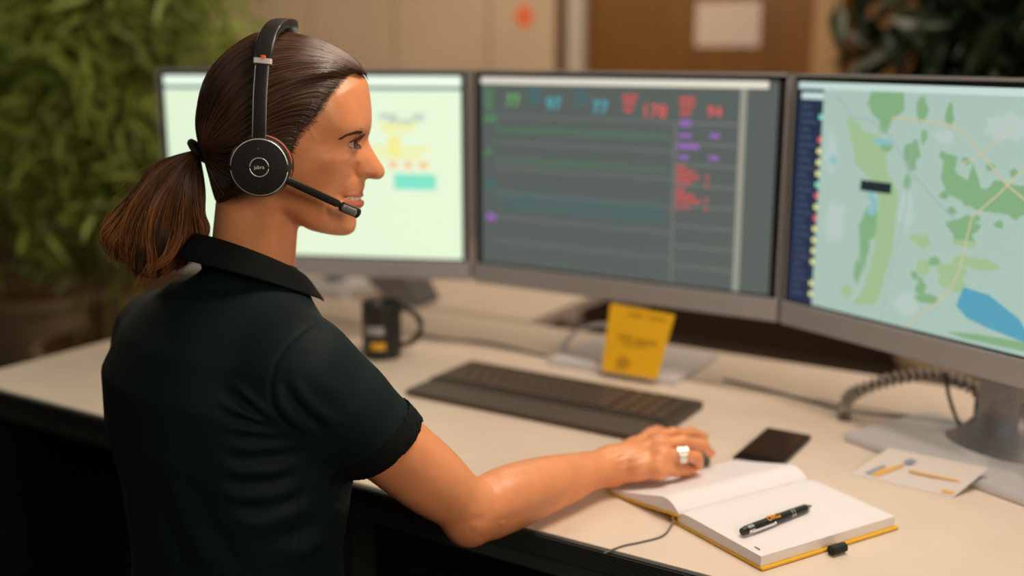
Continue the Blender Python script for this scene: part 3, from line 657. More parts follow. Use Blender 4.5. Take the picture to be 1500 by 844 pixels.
# mouse under the hand
mc = xy(984, 676); md = xy(1036, 681)-mc; md /= np.linalg.norm(md); ma = math.atan2(md[1], md[0])
t = thing('computer_mouse', (mc[0], mc[1], DZ), 'dark computer mouse mostly hidden under the right hand', 'mouse')
bm = bmesh.new(); bmesh.ops.create_uvsphere(bm, u_segments=32, v_segments=20, radius=1)
for v in bm.verts:
    x, y, z = v.co; z = max(z, -.25); v.co = (x*.054, y*.030*(1-.08*x), (z+.25)*.0255*(1-.25*max(x, 0)))
bm.transform(Matrix.Translation((mc[0], mc[1], DZ+.0005)) @ Matrix.Rotation(ma, 4, 'Z')); me = bpy.data.meshes.new('mouse_body'); bm.to_mesh(me); bm.free()
link('mouse_body', me, mat('mouse_plastic', (.07, .08, .09), .35), t)
MB().box((mc[0]+md[0]*.036, mc[1]+md[1]*.036, DZ+.0255), (.016, .006, .008), ma, bev=.002).build('scroll_wheel', M['steel'], t)
# ------------------------------------------------------------------ plants
def leaves(centers, size, m, name, parent, droop=.5, wr=.2):
    N = len(centers); a_ = rng.random(N)*2*PI; el_ = rng.normal(-droop, .5, N); L = size*(.6+.8*rng.random(N)); roll = rng.random(N)*PI
    d = np.stack([np.cos(a_)*np.cos(el_), np.sin(a_)*np.cos(el_), np.sin(el_)], 1); ref = np.stack([np.cos(a_+PI/2), np.sin(a_+PI/2), np.zeros(N)], 1)
    up_ = np.cross(d, ref); sd = ref*np.cos(roll*.5)[:, None]+up_*np.sin(roll*.5)[:, None]; nn = np.cross(d, sd)
    V = []; 
    for f_, w_, b_ in ((0, .0, 0), (.35, 1, .05), (.35, -1, .05), (.7, .7, .02), (.7, -.7, .02), (1, 0, -.12), (.35, 0, -.03), (.7, 0, -.05)):
        V.append(centers+d*(L*f_)[:, None]+sd*(L*wr*.5*w_)[:, None]+nn*(L*b_)[:, None])
    V = np.stack(V, 1).reshape(-1, 3); base = (np.arange(N)*8)[:, None, None]
    F = np.array([[0, 6, 1, 1], [0, 2, 6, 6], [1, 6, 7, 3], [6, 2, 4, 7], [3, 7, 5, 5], [7, 4, 5, 5]])
    Fq = (base+F[None]).reshape(-1, 4); me = bpy.data.meshes.new(name); me.from_pydata(V.tolist(), [], [list(dict.fromkeys(f)) for f in Fq.tolist()]); me.update()
    return link(name, me, m, parent, False)
def bamboo(name, x, y, hgt, nst, spread, nleaf, size, m, label, z0=.72, potr=.22, poth=.42, wr=.2):
    t = thing(name, (x, y, 0), label, 'plant', 'bamboo plants along the left wall' if name == 'bamboo_plant' else None); pm = MB(); pm.cyl((x, y, 0), (x, y, poth), potr*.8, potr, 32)
    pm.cyl((x, y, poth), (x, y, poth+.03), potr*1.05, potr*1.05, 32); pm.build('planter_pot', M['pot'], t, 'auto')
    MB().cyl((x, y, poth-.02), (x, y, poth+.035), potr*.95, n=32).build('soil', M['woodd'], t)
    cs = []
    for k in range(nst):
        a_ = rng.random()*2*PI; r_ = potr*.7*math.sqrt(rng.random()); b_ = np.array([x+r_*math.cos(a_), y+r_*math.sin(a_), poth]); a2 = rng.random()*2*PI; hh = hgt*(.75+.3*rng.random())
        e_ = b_+np.array([spread*math.cos(a2)*rng.random(), spread*math.sin(a2)*rng.random(), hh-poth]); md_ = (b_+e_)/2+np.array([0, 0, .05])
        sp = spline([b_, md_, e_], 24); MB().tube(sp, .007, 6).build('stem', M['stem'], t, True)
        f_ = rng.random(nleaf//nst)**.8; q_ = np.stack([np.interp(f_, np.linspace(0, 1, len(sp)), sp[:, j]) for j in range(3)], 1)
        keep = q_[:, 2] > z0; q_ = q_[keep]; rr = spread*.55; q_ += rng.normal(0, 1, q_.shape)*[rr, rr, .06]; cs.append(q_)
    o = leaves(np.concatenate(cs), size, m, 'foliage', t, wr=wr); return t
def gp(px, d): p = toW(uvz(px, 75, d)); return p[0], p[1]
x, y = gp(20, 3.8); bamboo('bamboo_plant', x, y, 2.0, 8, .22, 2600, .10, M['leafA'], 'green bamboo plant nearest the left edge of the photo')
x, y = gp(135, 3.1); bamboo('bamboo_plant', x, y, 2.15, 9, .24, 3200, .10, M['leafA'], 'tall bushy bamboo plant left of the ponytail, in front of the others')
x, y = gp(205, 3.9); bamboo('bamboo_plant', x, y, 2.1, 8, .20, 2400, .10, M['leafA'], 'green bamboo plant just behind the left monitor edge')
x, y = gp(1475, 3.0); bamboo('dark_plant', x, y, 2.0, 7, .20, 1500, .17, M['leafB'], 'dark leafy plant in the top right corner by brown wall', z0=1.2, wr=.3)
# ------------------------------------------------------------------ the woman: head as an inflated profile
HY = math.radians(6.0); H0 = uvz(420, 190, 1.25)
HA = np.array([math.cos(HY), math.sin(HY), 0]); HB = np.array([math.sin(HY), -math.cos(HY), 0])   # forward, towards camera (her right)
def to_h(P): Q = P-H0; return Q@HA, Q@HB, P[..., 2]
def from_h(s, w_, z): s = np.asarray(s, float); return H0*[1, 1, 0]+s[..., None]*HA+np.asarray(w_, float)[..., None]*HB+np.asarray(z, float)[..., None]*[0, 0, 1]
EYE = np.array([0, 0, CAMH])
RTc = np.array([1., 0, 0]); FWc = np.array([0, math.cos(PITCH), -math.sin(PITCH)]); UPc = np.array([0, math.sin(PITCH), math.cos(PITCH)])
def hp(px, py, w_=0.0):                       # pixel -> (s, z) on the plane w
    px = np.asarray(px, float); py = np.asarray(py, float)
    r = FWc+((px-750)/FPX)[..., None]*RTc-((py-422)/FPX)[..., None]*UPc
    n = HB; t_ = (w_-((EYE-H0*[1, 1, 0])@n))/(r@n)
    P = EYE+r*t_[..., None]; s, _, z = to_h(P); return np.stack([s, z], -1)
S0, Z0, GH = -.17, .28, .001; GN = (340, 360)
gs, gz = np.meshgrid(S0+np.arange(GN[0])*GH, Z0+np.arange(GN[1])*GH, indexing='ij')
def polysd(poly):                            # + inside
    poly = np.asarray(poly); P = np.stack([gs.ravel(), gz.ravel()], 1); d = np.full(len(P), 9.); ins = np.zeros(len(P), bool)
    for a_, b_ in zip(poly, np.roll(poly, -1, 0)):
        e_ = b_-a_; t_ = np.clip(((P-a_)@e_)/(e_@e_+1e-12), 0, 1); d = np.minimum(d, np.linalg.norm(P-a_-t_[:, None]*e_, axis=1))
        c_ = (a_[1] > P[:, 1]) != (b_[1] > P[:, 1]); x = (b_[0]-a_[0])*(P[:, 1]-a_[1])/(b_[1]-a_[1]+1e-12)+a_[0]; ins ^= c_ & (P[:, 0] < x)
    return np.where(ins, d, -d).reshape(GN)
def samp(G_, s, z):
    x = np.clip((s-S0)/GH, 0, GN[0]-1.01); y = np.clip((z-Z0)/GH, 0, GN[1]-1.01); i = x.astype(int); j = y.astype(int); fx_ = x-i; fy_ = y-j
    return G_[i, j]*(1-fx_)*(1-fy_)+G_[i+1, j]*fx_*(1-fy_)+G_[i, j+1]*(1-fx_)*fy_+G_[i+1, j+1]*fx_*fy_
def curve2(pts, n=6):                        # Catmull-Rom densify in pixels
    P = np.array(pts, float); return spline2(P, n)
def spline2(P, n):
    P = np.vstack([2*P[0]-P[1], P, 2*P[-1]-P[-2]]); out = []
    for i in range(1, len(P)-2):
        for k in range(n):
            t_ = k/n; a_, b_, c_, d_ = P[i-1:i+3]; out.append(.5*((2*b_)+(-a_+c_)*t_+(2*a_-5*b_+4*c_-d_)*t_*t_+(-a_+3*b_-3*c_+d_)*t_**3))
    out.append(P[-2]); return np.array(out)
face_px = [(528, 107), (534, 113), (538.5, 121), (541, 132), (543, 146), (544.3, 160), (544.8, 172), (544.2, 183), (542.3, 193), (539.8, 201), (540.5, 208), (543.5, 215), (548, 223), (553, 231.5), (558, 239), (562, 245), (563.6, 250.5), (563, 256), (560, 260), (556, 262.4), (549, 262.6), (541, 261.5), (536.2, 263), (534.6, 268), (534.2, 274), (532.5, 279), (531.3, 282), (532.2, 285), (532.6, 287.6), (529.6, 290), (529.5, 291.5),
           (532.5, 294), (533.8, 297.5), (532.5, 301), (529, 304.5), (525.5, 308), (523.2, 312), (522, 318), (522.2, 325), (521.5, 332), (519, 338), (513, 342.5), (504, 344.5), (494, 344), (482, 342), (468, 338.5), (454, 334), (440, 326), (425, 316), (400, 306), (370, 300), (342, 290), (320, 262), (306, 232), (299, 205), (299, 175), (305, 145), (318, 114), (342, 86), (378, 66), (412, 60), (445, 64), (475, 74), (503, 88), (518, 98)]
SK = hp(*curve2(face_px, 4).T)
sd_skin = polysd(SK)
ctrl = [  # px, py, half width mm, roundness mm
 (525, 140, 56, 42), (500, 150, 66, 48), (530, 165, 57, 38), (515, 180, 60, 34), (532, 190, 56, 27), (516, 195, 57, 27), (500, 190, 64, 36),
 (480, 175, 68, 46), (460, 140, 70, 66), (490, 120, 66, 62), (440, 90, 72, 72), (400, 85, 74, 74), (350, 110, 74, 74), (320, 150, 72, 72), (390, 150, 76, 74), (430, 180, 73, 60),
 (545, 224, 8.5, 5.5), (541, 212, 8, 6), (539, 203, 10, 8), (534, 206, 15, 9), (531, 212, 13, 7), (527, 214, 21, 9), (523, 214, 32, 12), (517, 215, 41, 16), (510, 216, 47, 20), (502, 214, 53, 24), (490, 212, 61, 30), (470, 212, 66, 40),
 (550, 232, 9, 6), (543, 228, 12, 8), (536, 228, 16, 9), (530, 229, 20, 10), (524, 230, 29, 13), (517, 232, 39, 18), (508, 233, 49, 24), (496, 236, 58, 30), (480, 238, 64, 36), (455, 235, 68, 44), (430, 235, 70, 50),
 (556, 242, 10, 8), (558, 252, 10.5, 9), (550, 246, 13.5, 9), (549, 257, 14.5, 7), (541, 244, 16, 9), (541, 256, 17.5, 7), (533, 247, 18.5, 9), (532, 257, 18, 8), (526, 248, 19.5, 9), (525, 257, 18.5, 9), (519.5, 251, 24, 12), (517, 243, 33, 16), (514, 255, 32, 16), (506, 252, 43, 22), (492, 256, 53, 28), (470, 256, 62, 36), (445, 256, 67, 44),
 (532, 268, 19, 18), (524, 270, 24, 19), (514, 270, 30, 20), (503, 271, 38, 22), (488, 273, 49, 27), (465, 275, 59, 34),
 (529, 282, 19, 14), (521, 283, 24, 16), (511, 285, 27.5, 18), (503, 287, 29.5, 18), (496, 288, 37, 21), (483, 291, 48, 26), (462, 293, 57, 30), (435, 290, 61, 32),
 (529, 298, 19, 12), (521, 299, 24, 15), (511, 300, 28, 17), (501, 303, 35, 19), (484, 307, 46, 22), (462, 308, 54, 24), (436, 303, 59, 26),
 (519, 309, 20, 14), (512, 322, 22, 16), (508, 335, 21, 15), (495, 318, 32, 18), (490, 335, 30, 14), (473, 325, 44, 16), (455, 318, 52, 18), (430, 305, 58, 20), (410, 300, 59, 22),
 (400, 240, 71, 60), (370, 200, 74, 66), (330, 200, 68, 62), (310, 190, 62, 56), (340, 250, 62, 50), (360, 280, 56, 42), (390, 280, 62, 40), (325, 245, 56, 44)]
cpt = []; cW = []; cR = []
for x, y, W_, R_ in ctrl: cpt.append(hp(x, y, W_/1000*.93)); cW.append(W_); cR.append(R_)
cpt = np.array(cpt); cW = np.array(cW, float); cR = np.array(cR, float)
def rbf(val, sm=.02):
    X_ = cpt*100; n = len(X_); D = np.linalg.norm(X_[:, None]-X_[None], axis=2); K_ = D+sm*np.eye(n)*-1
    A_ = np.zeros((n+3, n+3)); A_[:n, :n] = K_; A_[:n, n] = 1; A_[:n, n+1:] = X_; A_[n, :n] = 1; A_[n+1:, :n] = X_.T
    c_ = np.linalg.solve(A_, np.r_[val, 0, 0, 0]); P = np.stack([gs.ravel(), gz.ravel()], 1)*100; out = c_[n]+P@c_[n+1:]
    for i in range(n): out += c_[i]*np.linalg.norm(P-X_[i], axis=1)
    return out.reshape(GN)
def blur(G_, r, it=2):
    k = np.exp(-.5*(np.arange(-3*r, 3*r+1)/r)**2); k /= k.sum()
    for _ in range(it):
        G_ = np.apply_along_axis(lambda v: np.convolve(np.pad(v, len(k)//2, 'edge'), k, 'valid'), 0, G_); G_ = np.apply_along_axis(lambda v: np.convolve(np.pad(v, len(k)//2, 'edge'), k, 'valid'), 1, G_)
    return G_
Wf = np.clip(blur(rbf(cW), 2, 1), 6, 78)/1000; Rf = np.clip(blur(rbf(cR), 2, 1), 5, 78)/1000
def bumpf(px, py, w_, rx, ry, amp, ang=0):  # gaussian relief in millimetres on the half width
    c_ = hp(px, py, w_); ca, sa = math.cos(ang), math.sin(ang); dx = gs-c_[0]; dz = gz-c_[1]; X_ = dx*ca+dz*sa; Y_ = -dx*sa+dz*ca
    return amp/1000*np.exp(-.5*((X_/(rx*.00078))**2+(Y_/(ry*.00078))**2))
def fold(pts, w_, wid, amp):                 # crease along a pixel polyline
    P = hp(*np.array(pts, float).T, w_); d = np.full(GN, 9.)
    for a_, b_ in zip(P[:-1], P[1:]):
        e_ = b_-a_; t_ = np.clip(((gs-a_[0])*e_[0]+(gz-a_[1])*e_[1])/(e_@e_), 0, 1); d = np.minimum(d, np.hypot(gs-a_[0]-t_*e_[0], gz-a_[1]-t_*e_[1]))
    return amp/1000*np.exp(-.5*(d/(wid*.00078))**2)
Wf = Wf+fold([(523, 241), (519.5, 249), (521, 258), (526, 261)], .022, 1.9, -4.0)+bumpf(540, 258.5, .010, 6, 2.0, -4.0)                       # ala crease
Wf = Wf+bumpf(529, 251, .018, 5.5, 5, 1.2)
Wf = Wf+fold([(517, 256), (509, 265), (503, 275), (498, 285), (495, 293)], .033, 3.0, -1.0)+fold([(507, 254), (499, 266), (493, 279)], .042, 4.5, 1.0)   # nasolabial fold
Wf = Wf+fold([(500, 286), (503, 289.5), (499, 294)], .030, 2.2, -2.2)
Wf = Wf+fold([(490, 238), (500, 241), (512, 238), (520, 230)], .046, 1.8, -.35)+fold([(494, 214), (486, 212), (478, 214)], .06, 1.2, -.35)+fold([(494, 219), (486, 222), (478, 226)], .06, 1.2, -.35)
Wf = Wf+fold([(452, 180), (456, 192), (463, 205)], .066, 1.6, .3)+fold([(527, 196), (515, 196), (503, 203)], .05, 3, 1.2)
Wf = Wf+fold([(483, 292), (478, 305), (481, 318)], .045, 2.5, -.7)
Hd = np.clip(sd_skin/Rf, -2, 1)
def gfun(t_): return 1-(1-np.minimum(t_, 1))**2
SKF = (Wf, Rf, sd_skin)
def head_fn(P):
    s, w_, z = to_h(P); W_ = samp(Wf, s, z); R_ = samp(Rf, s, z); d_ = samp(sd_skin, s, z); t_ = d_/R_
    F_ = (w_/W_)**2-np.where(t_ < 0, 2*t_-np.minimum(t_*t_, .0)*1, gfun(t_))
    gr = np.sqrt((2*w_/W_**2)**2+(2*(1-np.clip(t_, 0, 1))/R_)**2+1e-6); gr = np.maximum(gr, 2/np.maximum(W_, .03)*.55)
    f_ = F_/gr
    box = np.maximum(np.maximum(s-(S0+GN[0]*GH-.002), S0+.002-s), np.maximum(Z0+.002-z, z-(Z0+GN[1]*GH-.002)))
    return np.maximum(f_, box)
head = Prim(head_fn, from_h(0, 0, .46), .17)
# eyes
eye_sz = hp(508, 211.5, .034); ER = .0120
eyes_c = [from_h(eye_sz[0], sg*.0325, eye_sz[1]) for sg in (1, -1)]
GAZE = HA
def eye_open(P):                             # negative inside the almond opening
    best = np.full(len(P), 9.)
    for c_, sg in zip(eyes_c, (1, -1)):
        q = P-c_; r_ = np.linalg.norm(q, axis=1)+1e-9; f_ = q@HA; l_ = q@HB*sg; z_ = q[:, 2]
        az = np.degrees(np.arctan2(l_, f_)); el = np.degrees(np.arcsin(np.clip(z_/r_, -1, 1)))
        x = (az-24)/70; k = 1-np.clip(x*x, 0, 2)
        upp = 23*k-1.5*x; low = -15*k-1.5*x-3*x
        o_ = np.maximum(el-upp, low-el)*.00022; o_ = np.maximum(o_, np.abs(x)*.012-.012)
        o_ = np.maximum(o_, r_-.022); o_ = np.maximum(o_, -f_-.0)
        best = np.minimum(best, o_)
    return best
lids = [ell(c_, (.0138, .0138, .0138)) for c_ in eyes_c]
headlid = Group([head]+lids, .0035)
def headcut(P):
    d = headlid(P); o_ = eye_open(P)
    mo = mouth(P); return np.maximum(np.maximum(d, -o_), -mo)
def mouth(P):                                # slit between the lips
    s, w_, z = to_h(P); a_ = hp(503, 288.5, .029); b_ = hp(531.5, 290.7, 0); b_ = b_+(b_-a_)*.25
    t_ = np.clip((s-a_[0])/(b_[0]-a_[0]), 0, 1); zc = a_[1]+(b_[1]-a_[1])*t_-.0005*np.sin(t_*PI)
    hgt = .0024*np.sqrt(np.clip(np.sin(np.clip(t_*1.0, 0, 1)*PI*.62+.0), 0, 1))*(s > a_[0]-.001)-.0002
    d = np.abs(z-zc)-hgt
    return np.maximum(np.maximum(d, a_[0]-s), (hp(500, 290, 0)[0])-s)
headP = Prim(headcut, head.c, head.r)
# body joints in u v z
NK0 = np.array([-.300, 1.238, .27]); NK1 = from_h(-.035, 0, .40)
def P3(px, py, w_): q = hp(px, py, w_); return from_h(q[0], w_, q[1])
RS = np.array([-.228, 1.130, .225]); RE = np.array([-.047, 1.188, .040]); RW = uvd(893, 684, .033)
LS = np.array([-.440, 1.335, .215]); LE = np.array([-.375, 1.50, .05]); LW = np.array([-.30, 1.64, .028])
def lerp(a_, b_, t_): return a_+(b_-a_)*t_
nf = np.array([.72, .69, 0]); nl = np.array([-.69, .72, 0])      # chest forward, her left
neck = Group([cap(NK0+[-.01, 0, -.02], NK1, .050, .0465), cap(from_h(-.050, .020, .335), from_h(-.045, .028, .41), .026, .028), cap(from_h(-.050, -.020, .335), from_h(-.045, -.028, .41), .026, .028),
   cap(P3(396, 300, .048), P3(386, 392, .036), .010, .010),
   cap(NK0+[0, 0, -.0], NK0*[1, 1, 0]+[0, 0, .1], .06, .09)], .018)
def limb(a_, b_, prof, n=7, bow=(0, 0, 0)):
    a_ = np.array(a_, float); b_ = np.array(b_, float); ba = b_-a_; L2 = ba@ba; pr = spline2(np.array(prof, float), 8); bow = np.array(bow, float)
    def fn(P):
        t_ = np.clip(((P-a_)@ba)/L2, 0, 1); c_ = a_+t_[:, None]*ba+np.sin(t_*PI)[:, None]*bow; return np.linalg.norm(P-c_, axis=1)-np.interp(t_, pr[:, 0], pr[:, 1])
    return [Prim(fn, (a_+b_)/2, math.sqrt(L2)/2+max(p[1] for p in prof)+.01)]
rarm = Group(limb(RS, RE, [(0, .050), (.25, .047), (.5, .0435), (.75, .041), (.92, .034), (1, .031)], bow=(0, 0, 0)) +
             limb(RE, RW, [(0, .031), (.12, .0365), (.28, .0375), (.5, .0335), (.75, .0275), (.93, .0245), (1, .0240)], bow=(0, 0, .006)) +
             [cap(RE+[-.004, -.008, -.014], RE+[.004, .0, -.01], .022, .020), cap(lerp(RE, RW, .15)+[0, -.010, -.008], lerp(RE, RW, .7)+[0, -.005, -.004], .024, .018)], .016)
larm = Group(limb(LS, LE, [(0, .050), (.5, .043), (1, .034)]) + limb(LE, LW, [(0, .034), (.25, .041), (.6, .035), (1, .026)]), .016)
def hand(Wp, mcp, fingers, thumb, palm_r=.0135, flat=True):
    it = []
    kn = mcp; n = len(kn)
    P_ = [cap(lerp(Wp, k_, .12), k_, .019, .0115) for k_ in kn]
    P_ += [cap(kn[i], kn[i+1], .0112, .0108) for i in range(n-1)]
    P_ += [cap(lerp(Wp, kn[0], .55), lerp(Wp, kn[-1], .55), .0145, .0155), cap(Wp, lerp(Wp, kn[1], .3), .0245, .020)]
    palm = Group(P_, .012)
    fg = [palm]
    for f_, rr in fingers:
        segs = [cap(f_[i], f_[i+1], rr[i], rr[i+1]) for i in range(len(f_)-1)]
        segs += [ell(f_[i], (rr[i]*1.06,)*3) for i in range(1, len(f_)-1)]
        fg.append(Group(segs, .003))
    fg.append(Group([cap(thumb[i], thumb[i+1], r0, r1) for i, (r0, r1) in enumerate(((.0145, .0115), (.0115, .0100), (.0100, .0078)))], .005))
    return Group(fg, .0045)
U = uvd
mcp = [U(955, 641, .049), U(966, 652, .052), U(970, 669, .048), U(964, 688, .036)]
fR = [([mcp[0], U(986, 636, .047), U(1012, 635, .040), U(1031, 640, .030)], (.0098, .0088, .0080, .0066)),
      ([mcp[1], U(1000, 648, .052), U(1028, 652, .042), U(1040, 664, .027)], (.0102, .0092, .0083, .0067)),
      ([mcp[2], U(1002, 667, .050), U(1020, 671, .041), U(1024, 682, .026)], (.0100, .0090, .0080, .0064)),
      ([mcp[3], U(991, 688, .030), U(1006, 690, .020), U(1016, 691, .012)], (.0092, .0082, .0073, .0060))]
thR = [lerp(RW, mcp[0], .25)+[.0, .012, -.006], U(962, 636, .022), U(984, 640, .014), U(1004, 640, .010)]
rhand = hand(RW, mcp, fR, thR)
hf = LW+[.0, .0, 0]; fd = np.array([.42, .90, 0]); fd /= np.linalg.norm(fd); fs = np.array([fd[1], -fd[0], 0])
lm = [LW+fd*.085+fs*k_+[0, 0, .004-abs(k_)*.1] for k_ in (.030, .010, -.010, -.028)]
fL = [([m_, m_+fd*.030*l_+[0, 0, .004], m_+fd*.052*l_+[0, 0, -.006], m_+fd*.066*l_+[0, 0, -.018]], (.0098, .0088, .008, .0066)) for m_, l_ in zip(lm, (.95, 1.05, 1.0, .8))]
thL = [LW+fd*.03+fs*.026, LW+fd*.05+fs*.048+[0, 0, -.004], LW+fd*.075+fs*.054+[0, 0, -.008], LW+fd*.095+fs*.050+[0, 0, -.01]]
lhand = hand(LW, lm, fL, thL)
core = Group([cap(RS, NK0+[0, 0, -.03], .040, .045), cap(LS, NK0+[0, 0, -.03], .040, .045), cap(NK0+[-.01, -.004, -.06], [-.325, 1.210, -.05], .060, .075), cap([-.325, 1.210, -.05], [-.328, 1.210, -.18], .075, .085)], .03)
body = Group([Group([headP, neck], .012), rarm, rhand, larm, lhand, core], .010)
def bodyf(P, rad=0):
    d = body(P, rad); return d
fig_loc = toW([-.33, 1.215, 0]); fig_loc[2] = 0
woman = thing('person', tuple(fig_loc), 'woman with brown ponytail in dark polo shirt sitting at the desk, hand on mouse', 'person')
import time; T0 = time.time()
Vb, Fb = sdf_mesh(chunked(bodyf), (-.56, 1.02, -.32), (.33, 1.80, .62), .0014)
Vb = smooth_verts(Vb, Fb, 2, .4)
sH, wH, zH = to_h(Vb)
# colour regions: lips, scalp, cheeks, knuckles
col = np.tile(np.array([.78, .325, .150]), (len(Vb), 1))
def mix(m_, c_):
    global col
    m_ = np.clip(m_, 0, 1)[:, None]; col = col*(1-m_)+np.array(c_)*m_
isH = (zH > .30) & (np.abs(wH) < .1) & (np.abs(sH) < .17)
def near(px, py, w_, r_, ry=None):
    c_ = hp(px, py, w_); return np.exp(-((sH-c_[0])**2/(r_*.00078)**2+(zH-c_[1])**2/((ry or r_)*.00078)**2))*isH
lipU = polysd(hp(*np.array([(501, 287), (508, 284.5), (517, 283.5), (526, 283), (530, 280.5), (538, 282), (538, 290.7), (520, 290.2), (505, 289)]).T, .018))
lipL = polysd(hp(*np.array([(501, 288), (510, 290), (520, 291), (540, 291), (540, 303.5), (531, 304.5), (521, 303.5), (510, 298), (503, 292)]).T, .018))
lp = np.maximum(samp(lipU, sH, zH), samp(lipL, sH, zH)); mix((lp/.0012+.5)*(np.abs(wH) < .034)*isH*.85, (.60, .17, .125))
mix(near(548, 248, .012, 14)*.30, (.60, .17, .10)); mix(near(490, 250, .05, 22, 16)*.22, (.62, .19, .11)); mix(near(512, 222, .04, 12, 5)*.3, (.45, .20, .12)); mix(near(518, 205, .04, 14, 4)*.3, (.45, .20, .13))
hair_area_px = [(541, 117), (534, 112), (523, 105), (509, 110), (500, 120), (488, 136), (475, 155), (461, 177), (444, 196), (431, 206), (428, 222), (424, 240), (400, 262), (385, 272), (365, 288), (350, 297), (330, 301), (300, 300), (250, 300), (250, 20), (541, 20)]
harea = polysd(hp(*curve2(hair_area_px, 1).T, .055)); hA = samp(harea, sH, zH)
mix((hA/.010+.25)*isH*(hA > -.006), (.035, .016, .009))
for m_ in mcp: pass
kn_ = np.zeros(len(Vb))
for f_, rr in fR:
    for q in (f_[0], f_[1], f_[2]): kn_ = np.maximum(kn_, np.exp(-np.sum((Vb-q)**2, 1)/(.011**2)))
mix(kn_*.35, (.55, .16, .08))
M['skin'] = mat('skin', (.6, .26, .13), .40, sss=.12, attr='tint', noise=(38, .06, 6), bump=(420, .18, .0006), spec=.5)
mix(np.exp(-np.sum((Vb-(RE+[.0, -.02, -.02]))**2, 1)/.03**2)*.45, (.66, .20, .10))
def polyfold(P, lst):
    px, py = proj_px(P); out = np.zeros(len(P))
    for pl, wd, am in lst:
        pl = np.array(pl, float); d = np.full(len(P), 1e3)
        for a_, b_ in zip(pl[:-1], pl[1:]):
            e_ = b_-a_; t_ = np.clip(((px-a_[0])*e_[0]+(py-a_[1])*e_[1])/(e_@e_), 0, 1); d = np.minimum(d, np.hypot(px-a_[0]-t_*e_[0], py-a_[1]-t_*e_[1]))
        ends = np.clip(np.minimum(np.hypot(px-pl[0, 0], py-pl[0, 1]), np.hypot(px-pl[-1, 0], py-pl[-1, 1]))/8, .15, 1); out += am*.001*np.exp(-.5*(d/wd)**2)*ends
    return out
def proj_px(P):
    q = P-EYE; d_ = q@FWc; return 750+FPX*q[:, 0]/d_, 422-FPX*(q@UPc)/d_
me = fastmesh('t', Vb, Fb); nb = np.zeros(len(Vb)*3); me.vertex_normals.foreach_get('vector', nb); nb = nb.reshape(-1, 3); bpy.data.meshes.remove(me)
fc = np.clip(((EYE-Vb)*nb).sum(1)/np.linalg.norm(EYE-Vb, axis=1)*2.5+.3, 0, 1)*(Vb[:, 2] < .2)*(Vb[:, 0] > -.14)
Vb = Vb+nb*(polyfold(Vb, [([(706, 697), (722, 712), (730, 732), (728, 748)], 3.5, -.9), ([(716, 694), (738, 708), (752, 728)], 4, -.5), ([(668, 775), (690, 762), (716, 760)], 5, -.6), ([(690, 778), (704, 786)], 12, .8), ([(735, 768), (770, 752), (810, 738), (850, 720)], 7, -1.1),
   ([(898, 668), (930, 658), (955, 644)], 2.6, .9), ([(900, 678), (935, 668), (968, 654)], 2.6, 1.0), ([(905, 688), (940, 680), (970, 670)], 2.6, .9), ([(905, 700), (940, 694), (962, 688)], 3, .8), ([(885, 655), (889, 680), (885, 710)], 2.0, -.6)])*fc)[:, None]
me = fastmesh('body', toW(Vb), Fb); setcol(me, col); bodyo = link('body', me, M['skin'], woman)
print('BODY', len(Vb), time.time()-T0)
# eyes
M['sclera'] = mat('sclera', (.50, .45, .42), .12, coat=1); M['iris'] = mat('iris', (.10, .045, .02), .15, coat=1); M['pupil'] = mat('pupil', (.004, .004, .004), .1, coat=1)
for c_ in eyes_c:
    cw = Vector(toW(c_)); gv_ = HA*math.cos(.33)+HB*math.sin(.33); gz_ = Vector(toW(c_+gv_)-toW(c_)); o = MB().sphere(cw, ER).build('eyeball', M['sclera'], woman, True)
    up_ = MB(); up_.sphere(cw+gz_*.0046, .0083); i_ = up_.build('iris', M['iris'], o, True)
    MB().sphere(cw+gz_*.0095, .0037).build('pupil', M['pupil'], o, True)
# teeth
a_ = hp(508, 290, .02); b_ = hp(528.5, 291, 0); tm = MB(); 
for k in range(-4, 5):
    th = k*.36/1.6; ww = .0185*math.sin(th*1.25)*1.2; ss_ = b_[0]-.0025-.020*(1-math.cos(th*1.25))*1.0
    c_ = toW(from_h(ss_-.001, ww, b_[1]+.0028)); tm.sphere(Vector(c_), .0042, (1.0, 1.0, 1.25))
tm.build('teeth', M['tooth'], woman, True)
# ------------------------------------------------------------------ hair
hair_px = [(541, 113), (538, 104), (524, 89), (511, 79), (497, 70), (483, 62), (470, 57), (452, 51), (435, 48), (411, 46), (380, 45.5), (362, 53), (347.6, 62.6), (333, 73), (321, 84.5), (309, 99), (299, 115), (292, 132), (288.5, 150), (285.5, 168), (285.4, 185), (287.5, 200), (290.7, 213), (296, 228), (301, 242), (306, 262), (313, 288), (320, 300), (350, 310), (380, 290), (420, 250), (470, 170), (525, 116)]
HPp = hp(*curve2(hair_px, 3).T); sd_hair = polysd(HPp)
TH = np.clip(harea*.32, -.006, .0065)
Wb2 = np.clip(blur(rbf(cW), 6, 1), 6, 78)/1000
sdh2 = np.maximum(sd_hair, np.minimum(sd_skin, sd_hair+.004)) 
Rh = np.clip(blur(rbf(cR), 6, 1), 30, 76)/1000
def skin_w(s, z):
    t_ = np.clip(samp(sd_skin, s, z)/samp(Rf, s, z), 0, 1); return samp(Wf, s, z)*np.sqrt(np.clip(gfun(t_), 0, 1))
def w_hair(s, z, extra=0.):
    t_ = np.clip(samp(sd_hair, s, z)/samp(Rh, s, z), 0, 1); a_ = (samp(Wf, s, z)+samp(TH, s, z)+extra)*np.sqrt(np.clip(gfun(t_), 0, 1)); return np.maximum(a_, skin_w(s, z)+.0009+extra)
